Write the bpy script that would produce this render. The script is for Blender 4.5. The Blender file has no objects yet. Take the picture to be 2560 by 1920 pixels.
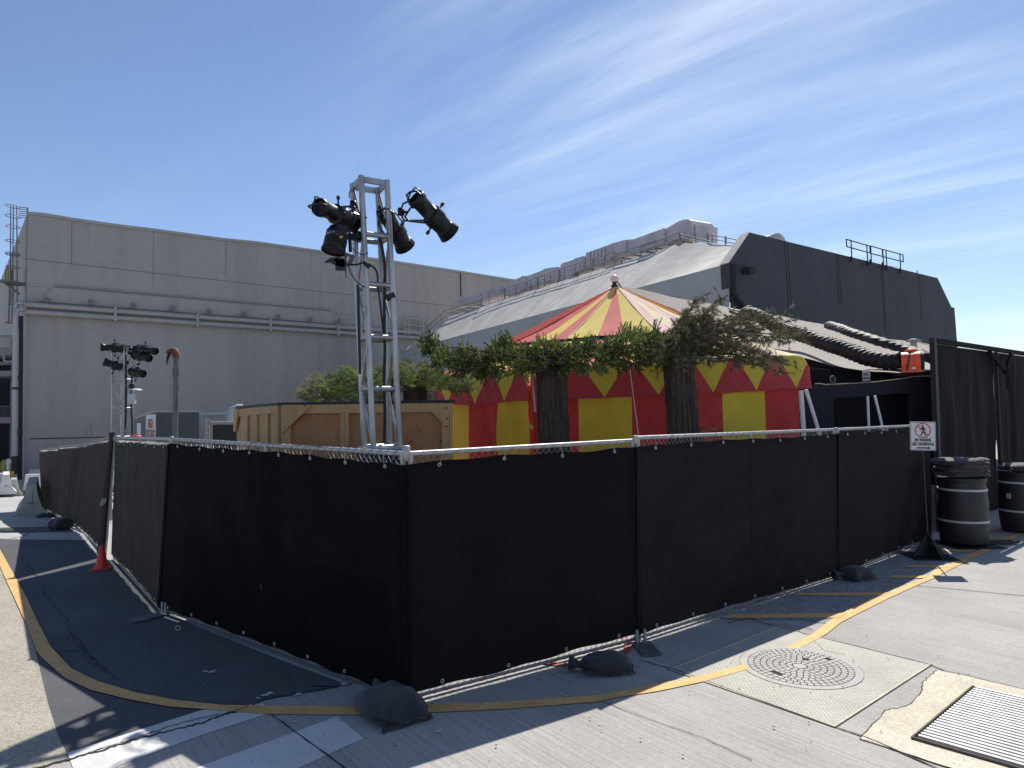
import bpy, math, random
import numpy as np
from mathutils import Vector, Matrix
random.seed(7); RNG = np.random.default_rng(7)
S = bpy.context.scene
R = math.radians

# ---------------- camera, sky, sun, exposure ----------------
F_PX, PITCH, ROLL, EYE = 1700.0, 0.0402, -0.01426, 1.85     # photo is 2560 px wide
_r, _u, _f = Vector((1,0,0)), Vector((0,-math.sin(PITCH),math.cos(PITCH))), Vector((0,math.cos(PITCH),math.sin(PITCH)))
_c, _s = math.cos(ROLL), math.sin(ROLL)
CR = _r*_c + _u*_s; CU = _u*_c - _r*_s
cam_d = bpy.data.cameras.new('camera'); cam = bpy.data.objects.new('camera', cam_d)
S.collection.objects.link(cam)
cam.matrix_world = Matrix(((CR.x,CU.x,-_f.x,0),(CR.y,CU.y,-_f.y,0),(CR.z,CU.z,-_f.z,EYE),(0,0,0,1)))
cam_d.sensor_width = 36; cam_d.lens = 36*F_PX/2560; cam_d.clip_start = .05; cam_d.clip_end = 3000
S.camera = cam

SUN_TO = Vector((0.255, 0.66, 0.90)).normalized()     # towards the sun
sun_d = bpy.data.lights.new('sun', 'SUN'); sun_d.energy = 5.0; sun_d.angle = R(.53); sun_d.color = (1,.94,.85)
sun = bpy.data.objects.new('sun', sun_d); S.collection.objects.link(sun)
sun.rotation_euler = SUN_TO.to_track_quat('Z','Y').to_euler()
S.view_settings.view_transform = 'Standard'; S.view_settings.look = 'None'
S.view_settings.exposure = 0.38; S.view_settings.gamma = 1

def build_world():
    w = bpy.data.worlds.new('World'); S.world = w; w.use_nodes = True
    nt = w.node_tree; N = nt.nodes; L = nt.links; N.clear()
    out = N.new('ShaderNodeOutputWorld'); bg = N.new('ShaderNodeBackground')
    sky = N.new('ShaderNodeTexSky'); sky.sky_type = 'NISHITA'; sky.sun_disc = False
    sky.sun_elevation = math.asin(SUN_TO.z); sky.sun_rotation = math.atan2(SUN_TO.x, SUN_TO.y)
    sky.altitude = 0; sky.air_density = 0.9; sky.dust_density = .08; sky.ozone_density = 3.0
    bg.inputs['Strength'].default_value = 0.097
    tc = N.new('ShaderNodeTexCoord'); sep = N.new('ShaderNodeSeparateXYZ'); L.new(tc.outputs['Generated'], sep.inputs[0])
    def M(op, a, b=None, c=None):
        n = N.new('ShaderNodeMath'); n.operation = op
        for i, v in enumerate((a, b, c)):
            if v is None: continue
            if isinstance(v, (int, float)): n.inputs[i].default_value = v
            else: L.new(v, n.inputs[i])
        return n.outputs[0]
    # cirrus on a flat layer high above: direction / (height + a little)
    zc = M('ADD', M('MAXIMUM', sep.outputs['Z'], 0.0), .10)
    px = M('DIVIDE', sep.outputs['X'], zc); py = M('DIVIDE', sep.outputs['Y'], zc)
    def streak(ang, sx, sy, off, detail, lo, hi, dist=.6):
        c, s = math.cos(ang), math.sin(ang)
        a = M('ADD', M('MULTIPLY', px, c), M('MULTIPLY', py, s))
        b = M('ADD', M('MULTIPLY', px, -s), M('MULTIPLY', py, c))
        cb = N.new('ShaderNodeCombineXYZ'); L.new(M('MULTIPLY', a, sx), cb.inputs[0]); L.new(M('MULTIPLY', b, sy), cb.inputs[1]); cb.inputs[2].default_value = off
        nz = N.new('ShaderNodeTexNoise'); nz.inputs['Scale'].default_value = 1; nz.inputs['Detail'].default_value = detail
        nz.inputs['Roughness'].default_value = .62; nz.inputs['Distortion'].default_value = dist
        L.new(cb.outputs[0], nz.inputs['Vector'])
        mr = N.new('ShaderNodeMapRange'); mr.interpolation_type = 'SMOOTHSTEP'
        mr.inputs['From Min'].default_value = lo; mr.inputs['From Max'].default_value = hi
        L.new(nz.outputs['Fac'], mr.inputs['Value']); return mr.outputs[0]
    big = streak(CLA, .22, .5, 3.3, 3, .38, .72, .3)
    fine = streak(CLA, .22, 2.6, 7.1, 9, .36, .86)
    fine2 = streak(CLA-.25, .30, 1.5, 1.7, 8, .44, .86)
    m = M('MULTIPLY', big, M('ADD', fine, M('MULTIPLY', fine2, .6)))
    m = M('MINIMUM', M('MULTIPLY', m, .85), .8)
    # more cloud to the right, clear at the left
    side = N.new('ShaderNodeMapRange'); side.interpolation_type = 'SMOOTHSTEP'
    side.inputs['From Min'].default_value = -.35; side.inputs['From Max'].default_value = .30; side.inputs['To Min'].default_value = .06
    L.new(sep.outputs['X'], side.inputs['Value']); m = M('MULTIPLY', m, side.outputs[0])
    # thin veil low on the right
    low = N.new('ShaderNodeMapRange'); low.inputs['From Min'].default_value = .42; low.inputs['From Max'].default_value = .0; L.new(sep.outputs['Z'], low.inputs['Value'])
    rt = N.new('ShaderNodeMapRange'); rt.inputs['From Min'].default_value = .1; rt.inputs['From Max'].default_value = .75; L.new(sep.outputs['X'], rt.inputs['Value'])
    veil = M('MULTIPLY', M('MULTIPLY', low.outputs[0], rt.outputs[0]), M('ADD', M('MULTIPLY', fine2, .8), .25))
    m = M('MINIMUM', M('ADD', m, M('MULTIPLY', veil, .55)), .9)
    tint = N.new('ShaderNodeMix'); tint.data_type = 'RGBA'; tint.blend_type = 'MULTIPLY'; tint.inputs['Factor'].default_value = 1
    L.new(sky.outputs[0], tint.inputs['A']); tint.inputs['B'].default_value = SKYTINT
    mx = N.new('ShaderNodeMix'); mx.data_type = 'RGBA'; L.new(m, mx.inputs['Factor']); L.new(tint.outputs['Result'], mx.inputs['A'])
    mx.inputs['B'].default_value = (8.2, 9.0, 10.0, 1)
    L.new(mx.outputs['Result'], bg.inputs['Color']); L.new(bg.outputs[0], out.inputs[0])
CLA = R(-38); SKYTINT = (1.08, 1.04, 1.06, 1)
build_world()

# ---------------- from a photo pixel to a place ----------------
O = Vector((0,0,EYE))
def ray(px, py): return CR*((px-1280)/F_PX) + CU*((960-py)/F_PX) + _f
def AT(px, py, Y):
    d = ray(px,py); return O + d*(Y/d.y)
def AZ(px, py, z):
    d = ray(px,py); return O + d*((z-EYE)/d.z)
def zg(x, y):                      # the street falls away at the far left
    w = min(1, max(0, (-3.5-x)/3.0)); w = w*w*(3-2*w)
    return -.08*max(0, min(y-10.9, 60))*w if y < 40.9 else -.08*30*w
def G(px, py):
    p = AZ(px,py,0)
    for _ in range(30):
        z = zg(p.x,p.y); q = AZ(px,py,z) if py > 1060 else p
        if (q-p).length < 1e-4: break
        p = p.lerp(q,.7)
    return Vector((p.x,p.y,zg(p.x,p.y)))

class Plane:
    """vertical plane through ground points A, B; n points to the camera side"""
    def __init__(s, A, B, back=False):
        s.A = Vector((A[0],A[1],0)); d = Vector((B[0]-A[0],B[1]-A[1],0)); s.len = d.length; s.d = d.normalized()
        s.n = Vector((s.d.y,-s.d.x,0))
        if s.n.dot(Vector((0,0,0))-s.A) < 0: s.n = -s.n
        if back: s.n = -s.n
    def uz(s, px, py):
        r = ray(px,py); t = (s.A-O).dot(s.n)/r.dot(s.n); p = O+r*t
        return (p-s.A).dot(s.d), p.z
    def P(s, u, z, off=0): return s.A + s.d*u + s.n*off + Vector((0,0,z))
    def px(s, px, py, off=0): u,z = s.uz(px,py); return s.P(u,z,off)

# ---------------- mesh building ----------------
class MB:
    def __init__(s): s.v=[]; s.f=[]; s.m=[]; s.sm=[]; s.uv=None
    def add(s, vs, fs, m=0, smooth=False):
        o=len(s.v); s.v += [tuple(v) for v in vs]
        for f in fs: s.f.append(tuple(i+o for i in f)); s.m.append(m); s.sm.append(smooth)
        return s
    def box(s, c, size, rot=None, m=0, bev=0):
        x,y,z=[a/2 for a in size]; c=Vector(c)
        vs=[Vector((i*x,j*y,k*z)) for i in(-1,1) for j in(-1,1) for k in(-1,1)]
        if rot is not None: vs=[rot@v for v in vs]
        return s.add([c+v for v in vs],[(0,1,3,2),(4,6,7,5),(0,4,5,1),(2,3,7,6),(0,2,6,4),(1,5,7,3)],m)
    def hexa(s, q, m=0):   # 4 bottom then 4 top
        return s.add(q,[(3,2,1,0),(4,5,6,7),(0,1,5,4),(1,2,6,5),(2,3,7,6),(3,0,4,7)],m)
    def prism(s, pts, off, m=0):   # polygon pts extruded by vector off
        n=len(pts); off=Vector(off); a=[Vector(p) for p in pts]
        return s.add(a+[p+off for p in a],[tuple(range(n-1,-1,-1)),tuple(range(n,2*n))]+[(i,(i+1)%n,n+(i+1)%n,n+i) for i in range(n)],m)
    def tube(s, p0, p1, r0, r1=None, n=10, m=0, cap=True): return s.poly([p0,p1],[r0,r0 if r1 is None else r1],n,m,cap)
    def poly(s, pts, r, n=8, m=0, cap=True, closed=False):
        pts=[Vector(p) for p in pts]; k=len(pts); rs=r if isinstance(r,(list,tuple)) else [r]*k
        t=[(pts[min(i+1,k-1)]-pts[max(i-1,0)]).normalized() for i in range(k)]
        if closed: t=[(pts[(i+1)%k]-pts[i-1]).normalized() for i in range(k)]
        a=Vector((0,0,1)) if abs(t[0].z)<.9 else Vector((1,0,0)); nx=t[0].cross(a).normalized()
        vs=[]
        for i in range(k):
            nx=(nx-t[i]*nx.dot(t[i])).normalized(); ny=t[i].cross(nx)
            for j in range(n):
                an=2*math.pi*j/n; vs.append(pts[i]+(nx*math.cos(an)+ny*math.sin(an))*rs[i])
        fs=[(i*n+j,i*n+(j+1)%n,(i+1)*n+(j+1)%n,(i+1)*n+j) for i in range(k-1) for j in range(n)]
        if closed: fs+=[((k-1)*n+j,(k-1)*n+(j+1)%n,(j+1)%n,j) for j in range(n)]
        s.add(vs,fs,m,n>4)
        if cap and not closed:
            s.add(vs[:n],[tuple(range(n-1,-1,-1))],m); s.add(vs[-n:],[tuple(range(n))],m)
        return s
    def lathe(s, prof, org, axis, n=20, m=0, smooth=True):   # prof: (t, r)
        org=Vector(org); ax=Vector(axis).normalized(); a=Vector((0,0,1)) if abs(ax.z)<.9 else Vector((1,0,0))
        x=ax.cross(a).normalized(); y=ax.cross(x); vs=[]
        for t,r in prof:
            for j in range(n):
                an=2*math.pi*j/n; vs.append(org+ax*t+(x*math.cos(an)+y*math.sin(an))*max(r,1e-4))
        k=len(prof)
        return s.add(vs,[(i*n+j,i*n+(j+1)%n,(i+1)*n+(j+1)%n,(i+1)*n+j) for i in range(k-1) for j in range(n)],m,smooth)
    def grid(s, fn, nu, nv, m=0, smooth=True, mfn=None):
        o=len(s.v)
        for j in range(nv+1):
            for i in range(nu+1): s.v.append(tuple(fn(i/nu,j/nv)))
        for j in range(nv):
            for i in range(nu):
                a=o+j*(nu+1)+i; s.f.append((a,a+1,a+nu+2,a+nu+1)); s.m.append(mfn((i+.5)/nu,(j+.5)/nv) if mfn else m); s.sm.append(smooth)
        return s
    def slab(s, pl, u0,u1,z0,z1,o0,o1,m=0):
        return s.hexa([pl.P(u0,z0,o0),pl.P(u1,z0,o0),pl.P(u1,z0,o1),pl.P(u0,z0,o1),pl.P(u0,z1,o0),pl.P(u1,z1,o0),pl.P(u1,z1,o1),pl.P(u0,z1,o1)],m)
    def build(s, name, mats, parent=None, loc=None, solid=0, uv=None, bevel=0):
        if not isinstance(mats,(list,tuple)): mats=[mats]
        if parent is not None: loc=parent['_o'] if '_o' in parent else (0,0,0)
        loc=Vector(loc) if loc is not None else Vector((0,0,0))
        me=bpy.data.meshes.new(name); me.from_pydata([tuple(Vector(v)-loc) for v in s.v],[],s.f)
        for mm in mats: me.materials.append(mm)
        me.polygons.foreach_set('material_index',s.m); me.polygons.foreach_set('use_smooth',s.sm)
        if uv is not None:
            ul=me.uv_layers.new(name='UVMap'); idx=np.empty(len(me.loops),dtype=np.int32); me.loops.foreach_get('vertex_index',idx)
            ul.data.foreach_set('uv',np.asarray(uv,dtype=np.float32)[idx].ravel())
        me.update(); o=bpy.data.objects.new(name,me); S.collection.objects.link(o)
        if parent is not None: o.parent=parent
        else: o.location=loc
        o['_o']=list(loc)
        if bevel:
            b=o.modifiers.new('bevel','BEVEL'); b.width=bevel; b.segments=2; b.limit_method='ANGLE'; b.angle_limit=R(40)
        if solid:
            q=o.modifiers.new('solid','SOLIDIFY'); q.thickness=solid; q.offset=0
        return o
def thing(name, label, cat, loc, group=None):
    o=bpy.data.objects.new(name,None); S.collection.objects.link(o); o.location=loc; o['_o']=list(loc); o.empty_display_size=.1
    return tag(o,label,cat,group)
def tag(o,label,cat,group=None):
    o['label']=label; o['category']=cat
    if group: o['group']=group
    return o
def struct(o, kind='structure'): o['kind']=kind; return o

def copy_tree(o, parent=None):
    c=o.copy(); S.collection.objects.link(c)
    if parent is not None: c.parent=parent
    for ch in [x for x in list(S.collection.objects) if x.parent==o]: copy_tree(ch,c)
    return c

# ---------------- materials ----------------
def mat(name, col, rough=.7, metal=0, var=.0, vscale=3, stretch=(1,1,1), bump=0, bscale=40, fine=0, fscale=120, transl=0, tcol=None, spec=.5, col2=None, angle=0, blotch=None, sheen=0, bstretch=None, hole=0):
    m=bpy.data.materials.new(name); m.use_nodes=True; nt=m.node_tree; N=nt.nodes; L=nt.links
    b=N['Principled BSDF']; out=N['Material Output']
    b.inputs['Roughness'].default_value=rough; b.inputs['Metallic'].default_value=metal; b.inputs['Specular IOR Level'].default_value=spec
    if sheen: b.inputs['Sheen Weight'].default_value=sheen
    tc=N.new('ShaderNodeTexCoord')
    def mp(st):
        q=N.new('ShaderNodeMapping'); q.inputs['Scale'].default_value=st; q.inputs['Rotation'].default_value=(0,0,angle); L.new(tc.outputs['Object'],q.inputs[0]); return q.outputs[0]
    def noise(sc,st,det=6,ro=.6):
        n=N.new('ShaderNodeTexNoise'); n.inputs['Scale'].default_value=sc; n.inputs['Detail'].default_value=det; n.inputs['Roughness'].default_value=ro; L.new(mp(st),n.inputs['Vector']); return n.outputs['Fac']
    col=tuple(col)+(1,); cur=None
    if var or col2:
        c2=tuple(col2)+(1,) if col2 else tuple(c*(1-var) for c in col[:3])+(1,)
        c1=col if col2 else tuple(min(1,c*(1+var)) for c in col[:3])+(1,)
        mr=N.new('ShaderNodeMapRange'); mr.inputs['From Min'].default_value=.32; mr.inputs['From Max'].default_value=.68; L.new(noise(vscale,stretch),mr.inputs[0])
        mx=N.new('ShaderNodeMix'); mx.data_type='RGBA'; L.new(mr.outputs[0],mx.inputs['Factor']); mx.inputs['A'].default_value=c1; mx.inputs['B'].default_value=c2; cur=mx.outputs['Result']
    if fine:
        mr=N.new('ShaderNodeMapRange'); mr.inputs['From Min'].default_value=.3; mr.inputs['From Max'].default_value=.7; mr.inputs['To Min'].default_value=1-fine; mr.inputs['To Max'].default_value=1+fine
        L.new(noise(fscale,stretch if angle else (1,1,1),3,.7),mr.inputs[0])
        mx=N.new('ShaderNodeVectorMath'); mx.operation='SCALE'
        if cur: L.new(cur,mx.inputs[0])
        else: mx.inputs[0].default_value=col[:3]
        L.new(mr.outputs[0],mx.inputs['Scale']); cur=mx.outputs[0]
    if blotch:  # (scale, threshold, colour, soft)
        sc,th,bc,soft=blotch[:4]
        mr=N.new('ShaderNodeMapRange'); mr.inputs['From Min'].default_value=th; mr.inputs['From Max'].default_value=th+soft; L.new(noise(sc,blotch[4] if len(blotch)>4 else (1,1,1),7,.65),mr.inputs[0])
        mx=N.new('ShaderNodeMix'); mx.data_type='RGBA'; L.new(mr.outputs[0],mx.inputs['Factor'])
        if cur: L.new(cur,mx.inputs['A'])
        else: mx.inputs['A'].default_value=col
        mx.inputs['B'].default_value=tuple(bc)+(1,); cur=mx.outputs['Result']
    if cur: L.new(cur,b.inputs['Base Color'])
    else: b.inputs['Base Color'].default_value=col
    if bump:
        bp=N.new('ShaderNodeBump'); bp.inputs['Strength'].default_value=min(1,bump); bp.inputs['Distance'].default_value=.01
        L.new(noise(bscale,bstretch or stretch,5,.6),bp.inputs['Height']); L.new(bp.outputs[0],b.inputs['Normal'])
    sh=b.outputs[0]
    if transl:
        t=N.new('ShaderNodeBsdfTranslucent'); t.inputs['Color'].default_value=tuple(tcol or col[:3])+(1,)
        if cur and not tcol: L.new(cur,t.inputs['Color'])
        ms=N.new('ShaderNodeMixShader'); ms.inputs[0].default_value=transl; L.new(sh,ms.inputs[1]); L.new(t.outputs[0],ms.inputs[2]); sh=ms.outputs[0]
    if hole:   # woven mesh: tiny see-through share
        t=N.new('ShaderNodeBsdfTransparent'); ms=N.new('ShaderNodeMixShader'); ms.inputs[0].default_value=hole; L.new(sh,ms.inputs[1]); L.new(t.outputs[0],ms.inputs[2]); sh=ms.outputs[0]
    L.new(sh,out.inputs[0]); return m

M={}
M['asphalt']=mat('dark asphalt',(.072,.076,.084),.9,var=.22,vscale=.9,fine=.35,fscale=110,bump=.5,bscale=150,blotch=(.8,.60,(.10,.102,.108),.12))
M['tan_road']=mat('tan aggregate road',(.33,.30,.25),.92,var=.12,vscale=1.3,fine=.45,fscale=75,bump=.6,bscale=110)
M['rough_patch']=mat('coarse aggregate patch',(.25,.25,.245),.92,var=.2,vscale=12,fine=.6,fscale=60,bump=.8,bscale=70)
M['ground']=mat('far concrete ground',(.34,.335,.325),.9,var=.12,vscale=.5,fine=.2,fscale=60)
M['yellow_paint']=mat('worn yellow paint',(.64,.37,.14),.75,var=.12,vscale=4,fine=.22,fscale=60,bump=.3,bscale=90,blotch=(13,.655,(.17,.14,.10),.04))
M['white_paint']=mat('worn white paint',(.56,.56,.55),.8,var=.10,vscale=3,fine=.12,fscale=80,bump=.25,bscale=120,blotch=(11,.70,(.2,.2,.2),.03))
M['red_paint']=mat('worn red paint',(.32,.08,.07),.8,var=.2,vscale=6)
M['joint']=mat('dark joint',(.03,.028,.026),.95,fine=.4)
M['cream_concrete']=mat('cream concrete surround',(.52,.48,.38),.9,var=.12,vscale=3,fine=.25,fscale=60,bump=.5,bscale=60,blotch=(2.2,.62,(.36,.33,.27),.12))
M['galv']=mat('galvanised steel',(.34,.345,.355),.5,.45,var=.2,vscale=14)
M['galv_shaded']=mat('shaded galvanised steel',(.16,.165,.175),.6,.35,var=.25,vscale=14)  # same steel as above, darkened to paint in the bottom rail's shade
M['alu']=mat('scuffed aluminium',(.36,.36,.37),.42,.85,var=.28,vscale=9,stretch=(1,1,.3),bump=.15,bscale=60)
M['dark_metal']=mat('dark painted metal',(.02,.02,.022),.5,.2,var=.3,vscale=8)
M['black_plastic']=mat('black lamp housing',(.006,.006,.008),.42,0,var=.3,vscale=8,spec=.35)
M['lamp_face']=mat('dark navy lamp front',(.006,.007,.016),.6)
M['rubber']=mat('black rubber',(.012,.012,.013),.65)
M['purple']=mat('purple plate edge',(.16,.09,.17),.5,.3,var=.2)
M['wood']=mat('raw pine board',(.46,.285,.125),.75,var=.14,vscale=6,stretch=(1,1,.2),fine=.1,fscale=50,blotch=(4.2,.71,(.26,.14,.06),.05))
M['plywood']=mat('orange plywood',(.37,.175,.07),.75,var=.18,vscale=2.2,stretch=(1,1,.5),fine=.14,fscale=40,blotch=(3.4,.70,(.15,.06,.02),.03))
M['tar']=mat('black roofing felt',(.02,.02,.022),.7,var=.3)
M['wall_grey']=mat('painted grey concrete wall',(.315,.300,.285),.9,var=.085,vscale=.7,stretch=(1,1,.07),fine=.05,fscale=3,bump=.1,bscale=8,blotch=(1.1,.50,(.262,.250,.238),.22,(1,1,.045)))
M['wall_grey_dark']=mat('grey wall groove',(.175,.17,.168),.9)
M['wall_band']=mat('grey wall lower field',(.295,.292,.292),.9,var=.06,vscale=.3,fine=.04,fscale=4)
M['pipe_grey']=mat('grey painted pipe',(.33,.315,.30),.6,var=.1)
M['dark_wall']=mat('charcoal painted wall',(.045,.050,.062),.85,var=.10,vscale=.7,stretch=(1,1,.2),fine=.08,fscale=6,bump=.12,bscale=6,blotch=(1.6,.55,(.055,.06,.07),.15,(1,1,.06)))
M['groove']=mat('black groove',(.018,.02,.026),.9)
M['roof_conc']=mat('weathered concrete roof',(.44,.425,.395),.9,var=.18,vscale=1.4,stretch=(1,1,.4),bump=.35,bscale=3,fine=.08,fscale=14,blotch=(1.3,.55,(.33,.31,.28),.18))
M['side_wall']=mat('pale grey side wall',(.36,.365,.375),.85,var=.06,vscale=.8)
M['duct']=mat('weathered grey duct metal',(.50,.46,.48),.65,.1,var=.18,vscale=1.2,fine=.06,fscale=6,blotch=(2.2,.56,(.36,.33,.34),.2))
M['rail_grey']=mat('grey steel rail',(.17,.17,.18),.6,.3)
M['rail_pale']=mat('pale weathered steel rail',(.30,.29,.28),.6,.2)
M['rail_dark']=mat('charcoal steel rail',(.03,.032,.04),.6,.2)
M['red_cloth']=mat('red canvas',(.50,.048,.050),.8,var=.14,vscale=2,bump=.5,bscale=4,transl=.2,tcol=(.65,.07,.06),blotch=(1.4,.56,(.38,.034,.036),.25))
M['yellow_cloth']=mat('yellow canvas',(.66,.56,.055),.8,var=.12,vscale=2,bump=.5,bscale=4,transl=.2,tcol=(.75,.64,.07),blotch=(1.4,.56,(.54,.44,.05),.25))
M['red_roof']=mat('sun faded red canvas',(.68,.15,.14),.8,var=.10,vscale=2.5,bump=.2,bscale=8,transl=.28,tcol=(.7,.2,.18))
M['yellow_roof']=mat('sun faded yellow canvas',(.78,.62,.13),.8,var=.08,vscale=2.5,bump=.2,bscale=8,transl=.28,tcol=(.8,.62,.15))
M['red_roof_glare']=mat('red canvas with glare painted in',(.82,.55,.53),.8,var=.06,vscale=2.5,transl=.3)  # backlit glare on the right roof face painted in as paler red
M['yellow_roof_glare']=mat('yellow canvas with glare painted in',(.84,.75,.48),.8,var=.06,vscale=2.5,transl=.3)  # paler yellow copy, carrying the same glare in its colour
M['seam']=mat('pale seam webbing',(.70,.62,.52),.8)
M['white']=mat('white enamel',(.72,.72,.72),.45,var=.05)
M['globe']=mat('pale pink ball',(.74,.66,.66),.4,transl=.3)
M['beige_cloth']=mat('taupe tent canvas',(.27,.24,.217),.9,var=.07,vscale=.8,stretch=(1,1,1),bump=.15,bscale=2,fine=.03,fscale=20)
M['black_cloth']=mat('black drape cloth',(.020,.020,.022),.8,var=.25,vscale=3,bump=.3,bscale=250,sheen=.12)
M['drape']=mat('charcoal duvetyne drape',(.0115,.0115,.0135),.9,var=.12,vscale=1.2,spec=.15)
M['black_vinyl']=mat('black vinyl duct',(.009,.009,.011),.62,var=.2,bump=.4,bscale=25)
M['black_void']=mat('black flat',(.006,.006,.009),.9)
M['navy_flat']=mat('navy black scenic flat',(.008,.010,.020),.8)
M['orange_plastic']=mat('orange red plastic',(.80,.10,.03),.45,var=.05)
M['cone']=mat('red cone plastic',(.62,.035,.025),.5,var=.10,vscale=8)
M['barrel']=mat('black barrel plastic',(.014,.014,.015),.55,var=.25,vscale=5,bump=.1,bscale=20)
M['tape']=mat('dull reflective white tape',(.42,.42,.40),.5,var=.15,vscale=12)
M['bag']=mat('black sandbag cordura',(.016,.017,.022),.75,var=.3,vscale=6,bump=.6,bscale=60,sheen=.2)
M['bag_edge']=mat('frayed pale bag edge',(.38,.35,.28),.8)
M['sign_white']=mat('sign white',(.60,.60,.62),.5)
M['sign_black']=mat('sign black',(.012,.012,.014),.5)
M['sign_red']=mat('sign red',(.50,.02,.045),.5)
M['orange_text']=mat('faded orange lettering',(.45,.12,.05),.7)
M['krail']=mat('weathered barrier concrete',(.36,.345,.325),.9,var=.16,vscale=2.5,fine=.12,fscale=30,bump=.3,bscale=20,blotch=(1.6,.60,(.20,.19,.18),.14))
M['krail_white']=mat('whitewashed barrier concrete',(.66,.655,.63),.9,var=.12,vscale=3)
M['yellow_plastic']=mat('yellow bollard plastic',(.60,.42,.04),.5)
M['olive_drum']=mat('olive yellow drum',(.26,.23,.05),.6)
M['box_grey']=mat('grey cabinet paint',(.07,.078,.09),.7,var=.12,vscale=2)
M['trailer']=mat('pale blue grey trailer',(.40,.45,.49),.6,var=.05)
M['rust']=mat('rusty cowl',(.17,.075,.045),.85,var=.3,vscale=10,bump=.3)
M['vent_pipe']=mat('worn green grey pipe',(.13,.15,.15),.55,.4,var=.35,vscale=8,stretch=(1,1,.4))
M['bark']=mat('dark furrowed bark',(.060,.042,.034),.95,var=.55,vscale=9,stretch=(1,1,.14),bump=1,bscale=30,bstretch=(1,1,.12),blotch=(16,.60,(.13,.10,.08),.06))
M['twig']=mat('brown twig',(.10,.075,.055),.9,var=.3)
M['needle_dark']=mat('dark green needles',(.040,.068,.016),.6,transl=.15)
M['needle_mid']=mat('green needles',(.090,.138,.028),.6,transl=.25)
M['needle_light']=mat('pale green needles',(.26,.33,.075),.6,transl=.25)
M['needle_brown']=mat('brown needles',(.20,.155,.10),.8,transl=.15)
M['needle_soft']=mat('soft green needles',(.13,.165,.065),.6,transl=.25)
M['needle_dry']=mat('dry pale needles',(.30,.27,.18),.8,transl=.2)
M['leaf']=mat('rose leaf',(.05,.085,.03),.5,transl=.2)
M['leaf_light']=mat('pale rose leaf',(.25,.24,.17),.5,transl=.2)
M['wall_streak']=mat('faint rain streak',(.2,.195,.19),.9)
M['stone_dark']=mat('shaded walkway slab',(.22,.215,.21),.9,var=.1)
M['rope']=mat('pink white cord',(.66,.50,.48),.7)

def fabric(name, base, tr, hole):
    m=mat(name,base,.9,var=.25,vscale=2.0,bump=.25,bscale=420,transl=tr,tcol=(.42,.41,.38),spec=.10)
    return m
M['screen_thin']=fabric('black woven windscreen thin',(.0150,.0150,.0160),.022,.020)
M['screen']=fabric('black woven windscreen',(.0060,.0060,.0072),.004,.006)
M['screen_pale']=fabric('black woven windscreen paler',(.0105,.0105,.0115),.008,.0)  # slightly paler base colour for the two right-hand panels
M['screen_darkest']=fabric('black woven windscreen darkest',(.0030,.0030,.0040),.002,.002)  # darkest base colour, for the panel left of the near corner
# ---------------- the ground ----------------
def strip(name, L_, R_, m, dz, kind='structure', sub=1, px=True, parent=None):
    """sheet between two matching lines of photo pixels or places, laid dz above the street"""
    mb=MB()
    A=[(G(*p) if px else Vector(p)) for p in L_]; B=[(G(*p) if px else Vector(p)) for p in R_]
    def dens(P):
        o=[]
        for i in range(len(P)-1):
            for k in range(sub): o.append(P[i].lerp(P[i+1],k/sub))
        return o+[P[-1]]
    A=dens(A); B=dens(B); K=6
    for a,b in zip(A,B):
        for k in range(K+1):
            p=a.lerp(b,k/K); mb.v.append((p.x,p.y,zg(p.x,p.y)+dz))
    for i in range(len(A)-1):
        for k in range(K):
            q=i*(K+1)+k; f=(q,q+1,q+K+2,q+K+1)
            v=[Vector(mb.v[j]) for j in f]
            if (v[1]-v[0]).cross(v[3]-v[0]).z<0: f=f[::-1]
            mb.f.append(f); mb.m.append(0); mb.sm.append(False)
    o=mb.build(name,m); o['kind']=kind; return o
def sheet(name, pts, m, dz, px=True, parent=None, loc=None):
    P=[(G(*p) if px else Vector(p)) for p in pts]
    ar=sum(P[i].x*P[(i+1)%len(P)].y-P[(i+1)%len(P)].x*P[i].y for i in range(len(P)))
    if ar<0: P=P[::-1]
    mb=MB(); mb.add([(p.x,p.y,zg(p.x,p.y)+dz) for p in P],[tuple(range(len(P)))])
    o=mb.build(name,m,parent,loc)
    if parent is None: o['kind']='structure'
    return o

mb=MB()
xs=sorted(set([-900,-400,-200,-120,-80,-60,-50]+[-40+i*1.0 for i in range(48)]+[10,20,40,80,200,400,900]))
ys=sorted(set([-300,-100,-30,-10,0,5,8]+[10.9+i*1.0 for i in range(32)]+[50,70,100,200,400,900,1500]))
for y in ys:
    for x in xs: mb.v.append((x,y,zg(x,y)))
nx=len(xs)
for j in range(len(ys)-1):
    for i in range(nx-1):
        a=j*nx+i; mb.f.append((a,a+1,a+nx+1,a+nx)); mb.m.append(0); mb.sm.append(True)
struct(mb.build('ground',M['ground']))

# far-left sunlit street shows base ground; dark asphalt between
edge=[(0,1417),(20,1464),(44,1516),(69,1569),(88,1625),(95,1655),(120,1760),(145,1840),(190,1930),(260,2150)]
LA=[G(*p) for p in edge]
strip('road',[(-30,p.y,0) for p in LA],LA,M['tan_road'],.004,px=False,sub=3)
mid=[(300,1412),(330,1440),(370,1480),(404,1524),(470,1555),(560,1590),(700,1640),(850,1700),(650,1756),(100,1920)]
asph=[(0,1330),(-60,1417)]
ptsL=[(-300,1322)]+[(p[0],p[1]) for p in edge[:9]]
A_=[G(-260,1325),G(-40,1372)]+[G(*p) for p in edge[:9]]
B_=[G(160,1316),G(250,1392),G(300,1412),G(345,1460),G(404,1524),G(500,1570),G(700,1650),G(900,1725),G(878,1715),G(650,1759),G(190,1898)]
strip('asphalt',A_,B_,M['asphalt'],.004,px=False,sub=3)
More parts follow.
